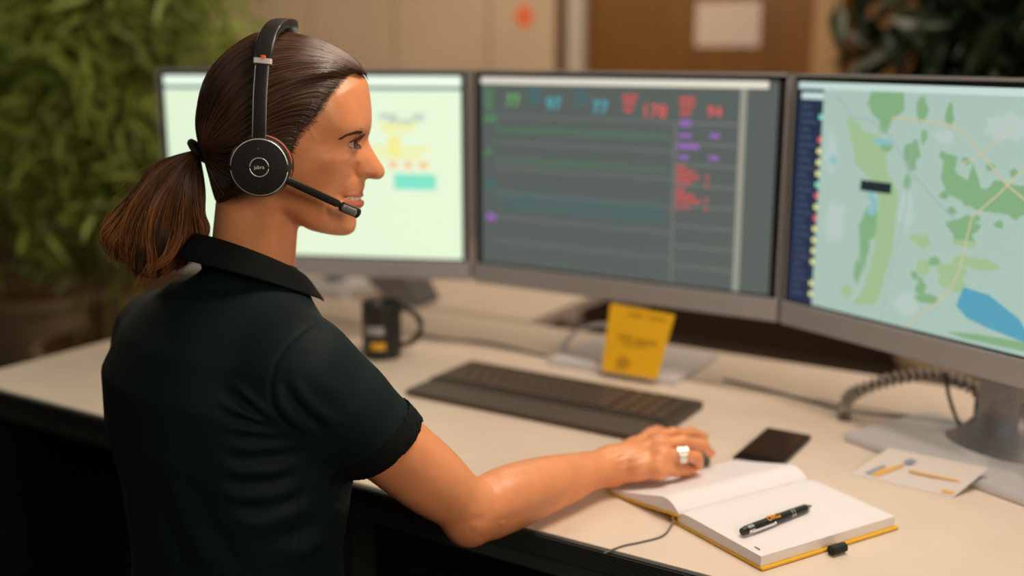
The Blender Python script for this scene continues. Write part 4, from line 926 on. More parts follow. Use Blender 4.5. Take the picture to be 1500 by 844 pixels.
def hair_fn(P):
    s, w_, z = to_h(P); W_ = samp(Wf, s, z)+samp(TH, s, z)-.0012; R_ = samp(Rh, s, z); t_ = (samp(sd_hair, s, z)-.0015)/R_
    F_ = (w_/W_)**2-np.where(t_ < 0, 2*t_, gfun(t_)); gr = np.sqrt((2*w_/W_**2)**2+(2*(1-np.clip(t_, 0, 1))/R_)**2+1e-6); gr = np.maximum(gr, 2/W_*.55)
    return np.maximum(F_/gr, -samp(harea, s, z)-.001)
Vh, Fh = sdf_mesh(chunked(lambda P, rad=0: hair_fn(P)), from_h(0, 0, .46)-[.19, .12, .18], from_h(0, 0, .46)+[.19, .12, .17], .0022)
Vh = smooth_verts(Vh, Fh, 2, .5)
M['haircap'] = mat('hair_under', (.022, .010, .006), .55); M['hair'] = mat('hair_strands', (.06, .03, .015), .34, attr='tint', spec=.55)
hair = link('hair', fastmesh('hair', toW(Vh), Fh), M['haircap'], woman)
guides = [[(540, 119), (526, 93), (497, 72), (470, 59), (435, 50), (411, 47), (380, 47), (347, 64), (321, 86), (300, 114), (289.5, 150), (287, 185), (292, 213)],
 [(535, 110), (512, 92), (475, 78), (430, 70), (390, 74), (350, 94), (320, 130), (302, 172), (294, 214)],
 [(521, 105), (503, 95), (465, 92), (420, 98), (378, 112), (340, 146), (312, 184), (296, 216)],
 [(505, 117), (480, 112), (445, 118), (405, 134), (365, 158), (330, 188), (298, 218)],
 [(484, 142), (463, 136), (430, 143), (392, 160), (352, 185), (322, 204), (299, 219)],
 [(464, 172), (448, 165), (415, 171), (378, 187), (345, 206), (315, 217), (299, 221)],
 [(438, 199), (420, 194), (390, 203), (360, 217), (330, 225), (300, 222)],
 [(429, 222), (410, 222), (385, 230), (355, 238), (325, 238), (300, 225)],
 [(405, 256), (380, 256), (352, 256), (327, 248), (301, 228)],
 [(372, 283), (354, 280), (332, 268), (314, 250), (300, 230)],
 [(345, 299), (334, 288), (321, 270), (309, 248), (299, 230)],
 [(322, 302), (315, 288), (308, 265), (302, 245), (298, 230)]]
def resamp(P, n):
    P = np.array(P, float); d = np.r_[0, np.cumsum(np.linalg.norm(np.diff(P, axis=0), axis=1))]; t_ = np.linspace(0, d[-1], n); return np.stack([np.interp(t_, d, P[:, k]) for k in range(P.shape[1])], 1)
NS = 26; Gd = np.array([resamp(spline2(np.array(g, float), 8), NS) for g in guides])
def strands(N, side, seed, wid, lift, jitter):
    r = np.random.default_rng(seed); k = r.random(N)**1.05*(len(guides)-1.001); i = k.astype(int); f_ = (k-i)[:, None, None]
    P2 = Gd[i]*(1-f_)+Gd[i+1]*f_; t_ = np.linspace(0, 1, NS)[None, :, None]
    # start further back for some
    st = np.where(r.random(N) < .45, r.random(N)*.6, r.random(N)**2*.10)[:, None]; tt = st+(1-st)*np.linspace(0, 1, NS)[None]; x = tt*(NS-1); a_ = np.clip(x.astype(int), 0, NS-2); fr = (x-a_)[..., None]
    ii = np.arange(N)[:, None]; P2 = P2[ii, a_]*(1-fr)+P2[ii, a_+1]*fr
    wv = jitter*np.sin(tt*r.uniform(2, 6, (N, 1))+r.random((N, 1))*6)*np.sin(tt*PI)
    P2 = P2+np.stack([wv*.4, wv], -1)
    wz = np.full(P2.shape[:2], .05)
    for _ in range(5):
        q = hp(P2[..., 0], P2[..., 1], wz); wz = w_hair(q[..., 0], q[..., 1])
    q = hp(P2[..., 0], P2[..., 1], wz)
    lf = lift*r.random((N, 1))*np.sin(np.clip(tt*1.3+.05, 0, 1)*PI)**.5
    wz = w_hair(q[..., 0], q[..., 1], 0)+lf
    W3 = from_h(q[..., 0], side*wz, q[..., 1]); taper = np.minimum(1, np.minimum((tt-st)/.10+.06, 1)); R_ = wid*(.6+.8*r.random((N, 1)))*taper
    kk = k[:, None]*7; clump = .5+.5*np.sin(kk*2.9+1.3*np.sin(kk*1.1)); wz = wz+(.0011*clump*np.sin(tt*PI)); W3 = from_h(q[..., 0], side*wz, q[..., 1])
    c_ = np.array([.050, .024, .013])*(r.uniform(.3, 1.3, (N, 1))+.7*clump)+np.array([.06, .024, .010])*(r.random((N, 1)) < .12)
    return W3, R_, np.repeat(np.repeat(c_[:, None], NS, 1), 3, 1).reshape(-1, 3)
def strandmesh(name, sets, parent):
    Vs = []; Fs = []; Cs = []; o_ = 0
    for P3, R_, c_ in sets:
        V, F = tubes(toW(P3), R_, 3); Vs.append(V); Fs.append(F+o_); o_ += len(V); Cs.append(c_)
    me = fastmesh(name, np.concatenate(Vs), np.concatenate(Fs)); setcol(me, np.concatenate(Cs)); return link(name, me, M['hair'], parent)
A1 = strands(5200, 1, 1, .00042, .0022, 1.2); A2 = strands(2200, -1, 2, .00055, .0022, 1.2)
tag(strandmesh('combed_hair', [A1, A2], hair), kind='stuff')
# hair tie and ponytail
tp = from_h(*[np.array(v) for v in (hp(291, 223)[0], 0., hp(291, 223)[1])])
d_ = P3(280, 232, 0)-P3(300, 215, 0); d_ /= np.linalg.norm(d_); a1 = np.cross(d_, HB)
tie = [P3(292, 222, 0)+(HB*math.cos(a_)*.014+a1*math.sin(a_)*.0135) for a_ in np.linspace(0, 2*PI, 28, endpoint=False)]
tb = MB().tube([Vector(p) for p in toW(np.array(tie))], .0042, 8, True).build('hair_tie', M['blackm'], woman, True)
pg = [ # px,py,w(mm)
 [(300, 212, 0), (290, 219, 0), (262, 226, 0), (225, 242, 4), (192, 275, 6), (167, 312, 6), (153, 342, 6), (160, 366, 4)],
 [(300, 214, 6), (290, 220, 7), (262, 230, 18), (228, 252, 24), (200, 285, 28), (180, 325, 28), (172, 365, 24), (178, 395, 14)],
 [(300, 216, 8), (290, 222, 9), (266, 236, 24), (240, 262, 32), (218, 300, 36), (202, 345, 34), (194, 385, 28), (200, 412, 16)],
 [(300, 218, 8), (290, 224, 9), (272, 242, 26), (256, 272, 35), (242, 310, 38), (230, 350, 36), (222, 385, 30), (206, 414, 18)],
 [(300, 220, 6), (291, 226, 8), (280, 248, 24), (272, 280, 32), (268, 315, 35), (262, 350, 34), (248, 382, 28), (222, 404, 18)],
 [(300, 222, 4), (292, 228, 6), (289, 252, 18), (290, 285, 24), (292, 320, 26), (295, 345, 26), (285, 372, 24), (252, 395, 16)],
 [(300, 222, 0), (294, 229, 0), (297, 252, 6), (300, 285, 10), (303, 315, 14), (312, 338, 16), (300, 358, 18), (272, 388, 14)],
 [(300, 224, -4), (293, 229, -6), (292, 252, -14), (292, 285, -18), (292, 320, -20), (300, 350, -18), (280, 380, -14), (250, 396, -10)],
 [(300, 220, -7), (290, 224, -9), (272, 244, -26), (252, 280, -34), (238, 320, -36), (226, 360, -32), (215, 390, -24), (206, 412, -14)],
 [(300, 214, -6), (290, 220, -7), (260, 229, -18), (226, 250, -26), (196, 285, -28), (176, 325, -26), (168, 362, -20), (176, 392, -10)]]
PGD = []
for g in pg:
    P = resamp(spline2(np.array([P3(x, y, w_/1000) for x, y, w_ in g]), 8), 30); PGD.append(P)
PGD = np.array(PGD)
def pony(N, seed, wid):
    r = np.random.default_rng(seed); n = len(pg); k = r.random(N)*n; i = k.astype(int) % n; f_ = (k-k.astype(int))[:, None, None]; P = PGD[i]*(1-f_)+PGD[(i+1) % n]*f_
    cen_ = PGD.mean(0)[None]; rr = r.random((N, 1, 1))**.42; t_ = np.linspace(0, 1, 30)[None, :, None]
    P = cen_+(P-cen_)*rr
    cl = (r.random(N)*46).astype(int); cr = np.random.default_rng(99); cph = cr.random((46, 3))*6; cam_ = cr.uniform(.2, 1, (46, 1)); 
    # clumps: pull strands toward the clump's own strand
    ck = cr.random(46)*n; ci = ck.astype(int) % n; cf = (ck-ck.astype(int))[:, None, None]; CP = PGD[ci]*(1-cf)+PGD[(ci+1) % n]*cf; CP = cen_+(CP-cen_)*(cr.uniform(.65, 1.02, (46, 1, 1)))
    ph0 = np.argmin(np.abs(((k[:, None]-ck[None]+n/2) % n)-n/2)+r.random((N, 46))*1.1, axis=1)
    pull = .62*np.clip(t_*1.6-.25, 0, 1)*(r.random((N, 1, 1))**.5); P = P*(1-pull)+CP[ph0]*pull
    wave = np.stack([np.sin(t_[..., 0]*5.2+cph[ph0, j][:, None]*1.0)*cam_[ph0] for j in range(3)], -1)*.010*np.clip(t_*1.5-.2, 0, 1); P = P+wave
    P = P+np.cumsum(r.normal(0, .00035, P.shape), axis=1)*np.clip(t_*1.2, 0, 1)
    ln = r.uniform(.82, 1.03, (N, 1)); ln[r.random(N) < .25] *= .85; x = np.clip(np.linspace(0, 1, 30)[None]*ln*29, 0, 28.999); a_ = x.astype(int); fr = (x-a_)[..., None]; ii = np.arange(N)[:, None]; P = P[ii, a_]*(1-fr)+P[ii, a_+1]*fr
    tt = np.linspace(0, 1, 30)[None]; R_ = wid*(.6+.8*r.random((N, 1)))*np.minimum(1, (1.04-tt)*5)
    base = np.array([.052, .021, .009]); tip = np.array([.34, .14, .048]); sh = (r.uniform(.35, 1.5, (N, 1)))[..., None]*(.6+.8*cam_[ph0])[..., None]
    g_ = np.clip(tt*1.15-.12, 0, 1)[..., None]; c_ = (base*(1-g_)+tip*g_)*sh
    return P, R_, np.repeat(c_, 3, 1).reshape(-1, 3)
pc = PGD.mean(0); rp = [np.linalg.norm(PGD[:, i]-pc[i], axis=1).mean()*.62 for i in range(30)]
pone = link('ponytail', fastmesh('ponytail', *tubes(toW(pc[None]), np.array([rp]), 16)), M['haircap'], woman)
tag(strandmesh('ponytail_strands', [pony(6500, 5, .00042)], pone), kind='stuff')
fl = []
r = np.random.default_rng(12)
for k in range(60):                          # stray hairs
    i = r.integers(0, 4); p0 = PGD[i][8]*.5+PGD[(i+9) % 10][8]*.5+r.normal(0, .004, 3); dirn = PGD[i][20+r.integers(0, 8)]-p0; P = p0+np.linspace(0, 1, 30)[:, None]*dirn*r.uniform(.8, 1.1)+np.sin(np.linspace(0, 2.2, 30))[:, None]*r.normal(0, .009, 3)+[-.004, 0, 0]
    fl.append(P)
bh = []
for k in range(170):                         # short fine hairs along the hairline
    j = r.random(); hx = np.interp(j, [0, .25, .5, .75, 1], [509, 488, 461, 436, 428]); hy_ = np.interp(j, [0, .25, .5, .75, 1], [110, 136, 177, 203, 224]); L_ = r.uniform(5, 13); a_ = r.normal(3.5+.2*j, .35); tt = np.linspace(0, 1, 30)
    ox = r.uniform(-1, 5); xs_ = hx+ox+np.cos(a_)*L_*tt; ys_ = hy_+ox*.5-np.sin(a_)*L_*tt*-1*.35-3*tt*(1-tt); wz = np.full(30, .06)
    for _ in range(6): q = hp(xs_, ys_, wz); wz = np.maximum(skin_w(q[..., 0], q[..., 1])+.0008, w_hair(q[..., 0], q[..., 1])*(samp(harea, q[..., 0], q[..., 1]) > .001))
    q = hp(xs_, ys_, wz); bh.append(from_h(q[..., 0], wz+.0003, q[..., 1]))
bh = np.array(bh); tag(strandmesh('fine_hair', [(bh, np.full(bh.shape[:2], .00015), np.tile([.10, .05, .028], (bh.shape[0]*90, 1)))], hair), kind='stuff')
fl = np.array(fl); tag(strandmesh('stray_hair', [(fl, np.full(fl.shape[:2], .00018), np.tile([.22, .10, .04], (fl.shape[0]*30*3, 1)))], pone), kind='stuff')
# eyebrow and lashes
def on_skin(px, py, side=1, off=0.):
    px = np.asarray(px, float); py = np.asarray(py, float); w_ = np.full(px.shape, .03)
    for _ in range(8): q = hp(px, py, w_); w_ = .5*w_+.5*skin_w(q[..., 0], q[..., 1])
    q = hp(px, py, w_); return from_h(q[..., 0]+off*.5, side*(skin_w(q[..., 0], q[..., 1])+off), q[..., 1])
for side in (1, -1):
    r = np.random.default_rng(3); n = 260; t_ = r.random(n); cx = 499+33*t_; cyy = np.interp(t_, [0, .3, .6, 1], [203.5, 198, 194.5, 193])+r.normal(0, .5+1.0*t_, n); 
    P = []
    for k in range(n):
        l_ = 5.5; a_ = -.35-.5*t_[k]*0+ (.25 if t_[k] > .8 else 0); xs_ = cx[k]-np.linspace(0, l_, 5)*math.cos(a_)*1; ys_ = cyy[k]-np.linspace(0, l_, 5)*math.sin(a_)*.6*(1)
        P.append(on_skin(xs_, ys_, side, .0006))
    P = np.array(P); V, F = tubes(toW(P), np.full(P.shape[:2], .00016)*np.array([1, 1, .9, .7, .2]), 3); link('eyebrow', fastmesh('eyebrow', V, F), M['brow'], woman)
for c_, sg in zip(eyes_c, (1, -1)):
    P = []
    for up_ in (1, 0):
        for az in np.linspace(-34, 80, 44 if up_ else 26):
            x = (az-24)/70; k = 1-x*x; el = (23*k-1.5*x) if up_ else (-15*k-4.5*x); a_ = math.radians(az); b_ = math.radians(el)
            dr = HA*math.cos(a_)*math.cos(b_)+HB*sg*math.sin(a_)*math.cos(b_)+np.array([0, 0, math.sin(b_)])
            tt = np.linspace(0, 1, 6)[:, None]; L_ = (.0080 if up_ else .0035)*(1 if az < 45 else .6)
            P.append(c_+dr*.0132+(dr*.8+HA*.3)*tt*L_+np.array([0, 0, 1 if up_ else -.7])*tt**2*L_*.55)
    P = np.array(P); V, F = tubes(toW(P), np.full(P.shape[:2], .00028)*np.array([2.0, 1.4, 1., .7, .5, .2]), 3); link('eyelashes', fastmesh('eyelashes', V, F), M['brow'], woman)
# finger nails and ring
Rg = lerp(fR[2][0][0], fR[2][0][1], .93); rd = fR[2][0][1]-fR[2][0][0]; rd /= np.linalg.norm(rd); ra = np.cross(rd, [0, 0, 1]); ra /= np.linalg.norm(ra); rb = np.cross(ra, rd)
rn = MB(); n = 40; R1, R2, hw = .0096, .0111, .0044; rr_ = []
for k in range(n):
    a_ = 2*PI*k/n; top = max(0, math.cos(a_-.15))**3; w2 = hw*(1+.55*min(1, top*2.2)); dv = rb*math.cos(a_)+ra*math.sin(a_)
    rr_.append([rn.bm.verts.new(toW(Rg+dv*r_+rd*s_*w2)) for r_, s_ in ((R1, -1), (R2+.0012*top, -1), (R2+.0012*top, 1), (R1, 1))])
for k in range(n):
    A_, B_ = rr_[k], rr_[(k+1) % n]
    for j in range(4): rn.bm.faces.new((A_[j], A_[(j+1) % 4], B_[(j+1) % 4], B_[j]))
tag(rn.build('finger_ring', mat('ring_silver', (.9, .88, .84), .38, 1), woman, 'auto'), 'wide silver ring')
for f_, rr in fR:
    a_, b_ = f_[2], f_[3]; d1 = (b_-a_)/np.linalg.norm(b_-a_); sx_ = np.cross(d1, [0, 0, 1]); sx_ /= np.linalg.norm(sx_); up_ = np.cross(sx_, d1)
    if up_[2] < 0: up_ = -up_
    c_ = b_+up_*rr[3]*.72-d1*.0005; X3 = toW(c_+d1)-toW(c_); Y3 = toW(c_+sx_)-toW(c_); Z3 = toW(c_+up_)-toW(c_); cc = toW(c_)
    mm = MB(); mm.box(0, (.011, .0085, .0022), M4=Matrix(((X3[0], Y3[0], Z3[0], cc[0]), (X3[1], Y3[1], Z3[1], cc[1]), (X3[2], Y3[2], Z3[2], cc[2]), (0, 0, 0, 1))), bev=.0010, seg=3); mm.build('fingernail', M['nail'], woman, True)
# ------------------------------------------------------------------ polo shirt
lv = [(-.34, -.335, 1.225, .175, .135), (-.22, -.332, 1.22, .172, .128), (-.10, -.330, 1.205, .147, .110), (0, -.327, 1.200, .142, .106), (.07, -.325, 1.205, .156, .113), (.14, -.334, 1.212, .169, .118), (.20, -.340, 1.220, .174, .112), (.245, -.338, 1.226, .150, .094), (.28, -.334, 1.230, .105, .075), (.305, -.325, 1.232, .07, .060)]
lv = np.array(lv)
def torso(P):
    z = P[:, 2]; I_ = [np.interp(z, lv[:, 0], lv[:, k]) for k in (1, 2, 3, 4)]
    dx = P[:, 0]-I_[0]; dy = P[:, 1]-I_[1]; x = dx*nl[0]+dy*nl[1]; y = dx*nf[0]+dy*nf[1]
    e_ = ((np.abs(x)/I_[2])**2.3+(np.abs(y)/I_[3])**2.3)**(1/2.3); d = (e_-1)*np.minimum(I_[2], I_[3])*.9
    return np.maximum(np.maximum(d, z-.30), -.34-z)
HEM = lerp(RS, RE, .50); ad = (RE-RS)/np.linalg.norm(RE-RS); tbv = uvz(607, 620, 1.2)-uvz(512, 692, 1.2); tbv /= np.linalg.norm(tbv); hn = ad-(ad@tbv)*tbv*.85; hn /= np.linalg.norm(hn); HEML = lerp(LS, LE, .5); adl = (LE-LS)/np.linalg.norm(LE-LS)
def bust(sx_): return ell(np.array([-.323, 1.205, .125])+nf*.078-nl*sx_*.06, (.050, .050, .052))
tor = Prim(torso, (-.33, 1.21, 0), .45)
sleeveR = Group([cap(RS+[0, 0, .0], lerp(RS, RE, .22), .060, .0555), cap(lerp(RS, RE, .22), lerp(RS, RE, .53), .0555, .0475)], .01)
sleeveL = Group([cap(LS, lerp(LS, LE, .53), .052, .048)], .01)
sh = Group([tor, cap([-.307, 1.234, .24], [-.303, 1.235, .302], .066, .050), bust(1), bust(-1), cap(RS+[-.004, 0, .0], NK0+[-.005, 0, .0], .058, .052), cap(LS, NK0+[-.008, 0, -.005], .052, .050), cap(RS+nl*.05-nf*.05+[0, 0, -.06], RS+nl*.09-nf*.05+[0, 0, -.12], .05, .045)], .035)
def seg_d(P, A_, B_):
    e_ = B_-A_; t_ = np.clip(((P-A_)@e_)/(e_@e_), 0, 1); return np.linalg.norm(P-A_-t_[:, None]*e_, axis=1), t_
def proj_px(P):
    q = P-EYE; d_ = q@FWc; return 750+FPX*q[:, 0]/d_, 422-FPX*(q@UPc)/d_
folds_px = [
 ([(336, 560), (352, 570), (378, 592), (402, 618)], 4.5, 2.6), ([(325, 572), (345, 583), (372, 603), (402, 625)], 4, -2.2), ([(318, 588), (338, 597), (370, 611), (408, 628)], 4.5, 2.6), ([(318, 606), (345, 614), (380, 622), (412, 632)], 4, -2.0),
 ([(322, 625), (350, 628), (390, 632), (422, 636)], 4.5, 2.4), ([(330, 640), (360, 643), (395, 643)], 4, -1.8), ([(330, 652), (360, 656), (400, 655), (440, 650)], 5, 2.2), ([(318, 682), (350, 690), (395, 690), (440, 678)], 7, 2.2), ([(320, 668), (355, 674), (400, 672), (440, 664)], 5, -2.0),
 ([(310, 715), (350, 728), (400, 726), (450, 705)], 8, 2.4), ([(315, 700), (355, 710), (400, 708), (445, 692)], 6, -2.2), ([(330, 760), (380, 768), (430, 750), (465, 725)], 9, 2.6), ([(330, 742), (380, 748), (430, 735), (460, 715)], 7, -2.2), ([(400, 790), (440, 780), (475, 755)], 8, -3.0), ([(410, 815), (450, 805), (490, 775)], 8, 3.0),
 ([(472, 466), (446, 482), (420, 505), (403, 532), (396, 562), (398, 592), (414, 618), (434, 634)], 2.2, -1.6), ([(404, 560), (412, 590), (432, 615), (460, 640)], 5, 2.4), ([(414, 552), (428, 585), (450, 610), (480, 635)], 5, -2.4), ([(424, 548), (444, 582), (470, 606), (500, 628)], 7, 2.0),
 ([(402, 585), (412, 606), (426, 624)], 4, 2.0), ([(440, 520), (470, 560), (520, 590)], 12, 1.2), ([(436, 700), (441, 730), (436, 770), (425, 815)], 2.2, -1.6),
 ([(190, 690), (198, 760), (225, 844)], 8, 3.0), ([(162, 690), (172, 770), (190, 844)], 7, -3.0), ([(222, 690), (240, 760), (272, 844)], 8, -2.8), ([(250, 690), (275, 770), (320, 844)], 9, 2.6), ([(280, 700), (310, 770), (360, 844)], 9, -2.2), ([(490, 690), (486, 720), (478, 755)], 6, -3)]
def folds(P):
    px, py = proj_px(P); out = np.zeros(len(P))
    for pl, wd, am in folds_px:
        d = np.full(len(P), 1e3); pl = np.array(pl, float); L_ = len(pl)-1
        for j, (a_, b_) in enumerate(zip(pl[:-1], pl[1:])):
            e_ = b_-a_; t_ = ((px-a_[0])*e_[0]+(py-a_[1])*e_[1])/(e_@e_); tc = np.clip(t_, 0, 1); dd = np.hypot(px-a_[0]-tc*e_[0], py-a_[1]-tc*e_[1])
            d = np.minimum(d, dd)
        ends = np.clip(np.minimum(np.hypot(px-pl[0, 0], py-pl[0, 1]), np.hypot(px-pl[-1, 0], py-pl[-1, 1]))/30, .0, 1)
        out += am*.00135*np.exp(-.5*(d/wd)**2)*ends
    return out
shirtG = Group([sh, sleeveR, sleeveL], .022)
def shirtf(P, rad=0):
    d = shirtG(P, rad)
    if len(P) > 1:
        hR = (P-HEM)@hn; near_arm = seg_d(P, RS, RE+ad*.05)[0] < .085
        d = np.where(near_arm & ((P-RS)@ad > .09), np.maximum(d, hR), d)
        inner = seg_d(P, lerp(RS, RE, .38), RE)[0]-.0445; d = np.where(near_arm, np.maximum(d, -np.where(hR > -.022, inner, 1)), d)
        hL = (P-HEML)@adl; nL = seg_d(P, LS, LE+adl*.05)[0] < .085; d = np.where(nL & ((P-LS)@adl > .09), np.maximum(d, hL), d)
    return d
Vs_, Fs_ = sdf_mesh(chunked(shirtf), (-.60, 1.00, -.36), (-.02, 1.50, .38), .0028)
Vs_ = smooth_verts(Vs_, Fs_, 6, .5)
# displace for folds on the side facing the viewer
me = fastmesh('polo_shirt', Vs_, Fs_); nrm = np.zeros(len(Vs_)*3); me.vertex_normals.foreach_get('vector', nrm) if hasattr(me, 'vertex_normals') else None
nrm = nrm.reshape(-1, 3); sgn = 1
facing = np.clip(((EYE-Vs_)*nrm).sum(1)/np.linalg.norm(EYE-Vs_, axis=1)*2.5+.3, 0, 1); bpy.data.meshes.remove(me)
Vs_ = Vs_+nrm*(folds(Vs_)*facing)[:, None]
M['shirt'] = mat('polo_fabric', (.0018, .0105, .0130), .72, bump=(900, .15, .0004), spec=.22); M['rib'] = mat('rib_knit', (.004, .006, .007), .85, bump=(1200, .5, .0006), spec=.2)
hRv = (Vs_-HEM)@hn; cuR = (hRv > -.026) & (seg_d(Vs_, RS, RE+ad*.05)[0] < .07) & ((Vs_-RS)@ad > .07)
hLv = (Vs_-HEML)@adl; cuL = (hLv > -.026) & (seg_d(Vs_, LS, LE+adl*.05)[0] < .07) & ((Vs_-LS)@adl > .07)
fR_ = cuR[Fs_].sum(1) >= 2; fL_ = cuL[Fs_].sum(1) >= 2
shirt = link('polo_shirt', fastmesh('polo_shirt', toW(Vs_), Fs_), M['shirt'], woman)
for A_, B_, msk, hv, cm in ((RS, RE, fR_, hRv, cuR), (LS, LE, fL_, hLv, cuL)):
    f_ = Fs_[msk]; ids, inv = np.unique(f_, return_inverse=True); vv = Vs_[ids]; dd = (B_-A_)/np.linalg.norm(B_-A_); ax = vv-A_; ax = ax-(ax@dd)[:, None]*dd; ax /= np.linalg.norm(ax, axis=1)[:, None]
    h_ = hv[ids]; th_ = np.arctan2(ax@np.cross(dd, [0, 0, 1]), ax@np.cross(dd, np.cross(dd, [0, 0, 1])))
    vv = vv+ax*(.0006+.0014*np.clip((h_+.030)/.004, 0, 1)+.0003*np.sin(th_*120))[:, None]; vv -= dd*(np.clip(-.026-h_, -1, 0)*0)[:, None]
    link('sleeve_cuff', fastmesh('sleeve_cuff', toW(vv), inv.reshape(-1, 4)), M['rib'], shirt)
def ringloft(name, rings, m, parent, thick=.0015): pass
# collar
cc0 = np.array([-.305, 1.233, 0]); nA = 60; angs = np.linspace(-PI*.90, PI*.90, nA)    # 0 = back of neck
def cring(r1, r2, zb, zf, tip=0, sh_=(0, 0)):
    out = []
    for a_ in angs:
        k = (1-math.cos(a_))/2; dirv = -nf*math.cos(a_)*r2-nl*math.sin(a_)*r1*1.0
        out.append(cc0+dirv+nf*(sh_[0]+(.012*k))+np.array([0, 0, zb+(zf-zb)*k**1.1]))
    return np.array(out)
def strip_(name, rings, m, parent, th):
    mm = MB(); R_ = [[mm.bm.verts.new(p) for p in toW(np.array(r_))] for r_ in rings]
    for A_, B_ in zip(R_[:-1], R_[1:]):
        for i in range(len(A_)-1): mm.bm.faces.new((A_[i], A_[i+1], B_[i+1], B_[i]))
    o = mm.build(name, m, parent, True); so = o.modifiers.new('solid', 'SOLIDIFY'); so.thickness = th; so.offset = 0; sb = o.modifiers.new('s', 'SUBSURF'); sb.levels = sb.render_levels = 1; return o
tag(strip_('collar', [cring(.054, .050, .325, .250), cring(.055, .051, .360, .296), cring(.057, .053, .367, .304), cring(.061, .057, .365, .302), cring(.070, .066, .354, .288), cring(.081, .077, .340, .270)], M['rib'], shirt, .0022), 'black ribbed polo collar')
print('SHIRT', time.time()-T0)
# ------------------------------------------------------------------ trousers, shoes (below the frame)
hip = [np.array([-.332, 1.22, -.275])+nl*s_ for s_ in (-.085, .085)]; knee = [h_+nf*.42+[0, 0, -.04]+nl*s_ for h_, s_ in zip(hip, (-.03, .03))]; ank = [k_+nf*-.02+[0, 0, -.335] for k_ in knee]
tr = Group([cap(hip[0]+[0, 0, .0], hip[1], .10), cap([-.332, 1.22, -.2], [-.33, 1.215, -.12], .13, .118)]+[cap(h_, k_, .085, .062) for h_, k_ in zip(hip, knee)]+[cap(k_, a_+[0, 0, .02], .062, .045) for k_, a_ in zip(knee, ank)], .03)
Vt, Ft = sdf_mesh(chunked(lambda P, rad=0: tr(P, rad)), (-.62, .98, -.74), (.2, 1.80, -.02), .010); link('trousers', fastmesh('trousers', toW(smooth_verts(Vt, Ft, 3)), Ft), M['trouser'], woman)
for a_ in ank:
    g_ = Group([cap([a_[0], a_[1], -.690], np.array([a_[0], a_[1], -.700])+nf*.16, .045, .036), cap(a_+[0, 0, .03], [a_[0], a_[1], -.69], .046, .045)], .02)
    fn2 = lambda P, rad=0, g_=g_: np.maximum(g_(P, rad), -.739-P[:, 2]); Vt, Ft = sdf_mesh(chunked(fn2), a_-[.2, .2, .40], a_+[.28, .28, .12], .007); link('shoe', fastmesh('shoe', toW(smooth_verts(Vt, Ft, 3)), Ft), M['leather'], woman)
st = toW([-.335, 1.215, 0]); t = thing('office_stool', (st[0], st[1], 0), 'black swivel stool that the woman sits on', 'stool')
mm = MB(); mm.cyl((st[0], st[1], .335), (st[0], st[1], .39), .20, .205, 40); mm.build('seat', M['blackm'], t, 'auto'); MB().cyl((st[0], st[1], .08), (st[0], st[1], .34), .025, n=20).build('column', M['steel'], t, 'auto')
for k in range(5):
    a_ = 2*PI*k/5+.3; MB().cyl((st[0], st[1], .085), (st[0]+.26*math.cos(a_), st[1]+.26*math.sin(a_), .06), .02, .014, 12).build('leg', M['black'], t, 'auto')
    MB().cyl((st[0]+.26*math.cos(a_)-.012, st[1]+.26*math.sin(a_), .027), (st[0]+.26*math.cos(a_)+.012, st[1]+.26*math.sin(a_), .027), .027, n=20).build('castor', M['black'], t, 'auto')
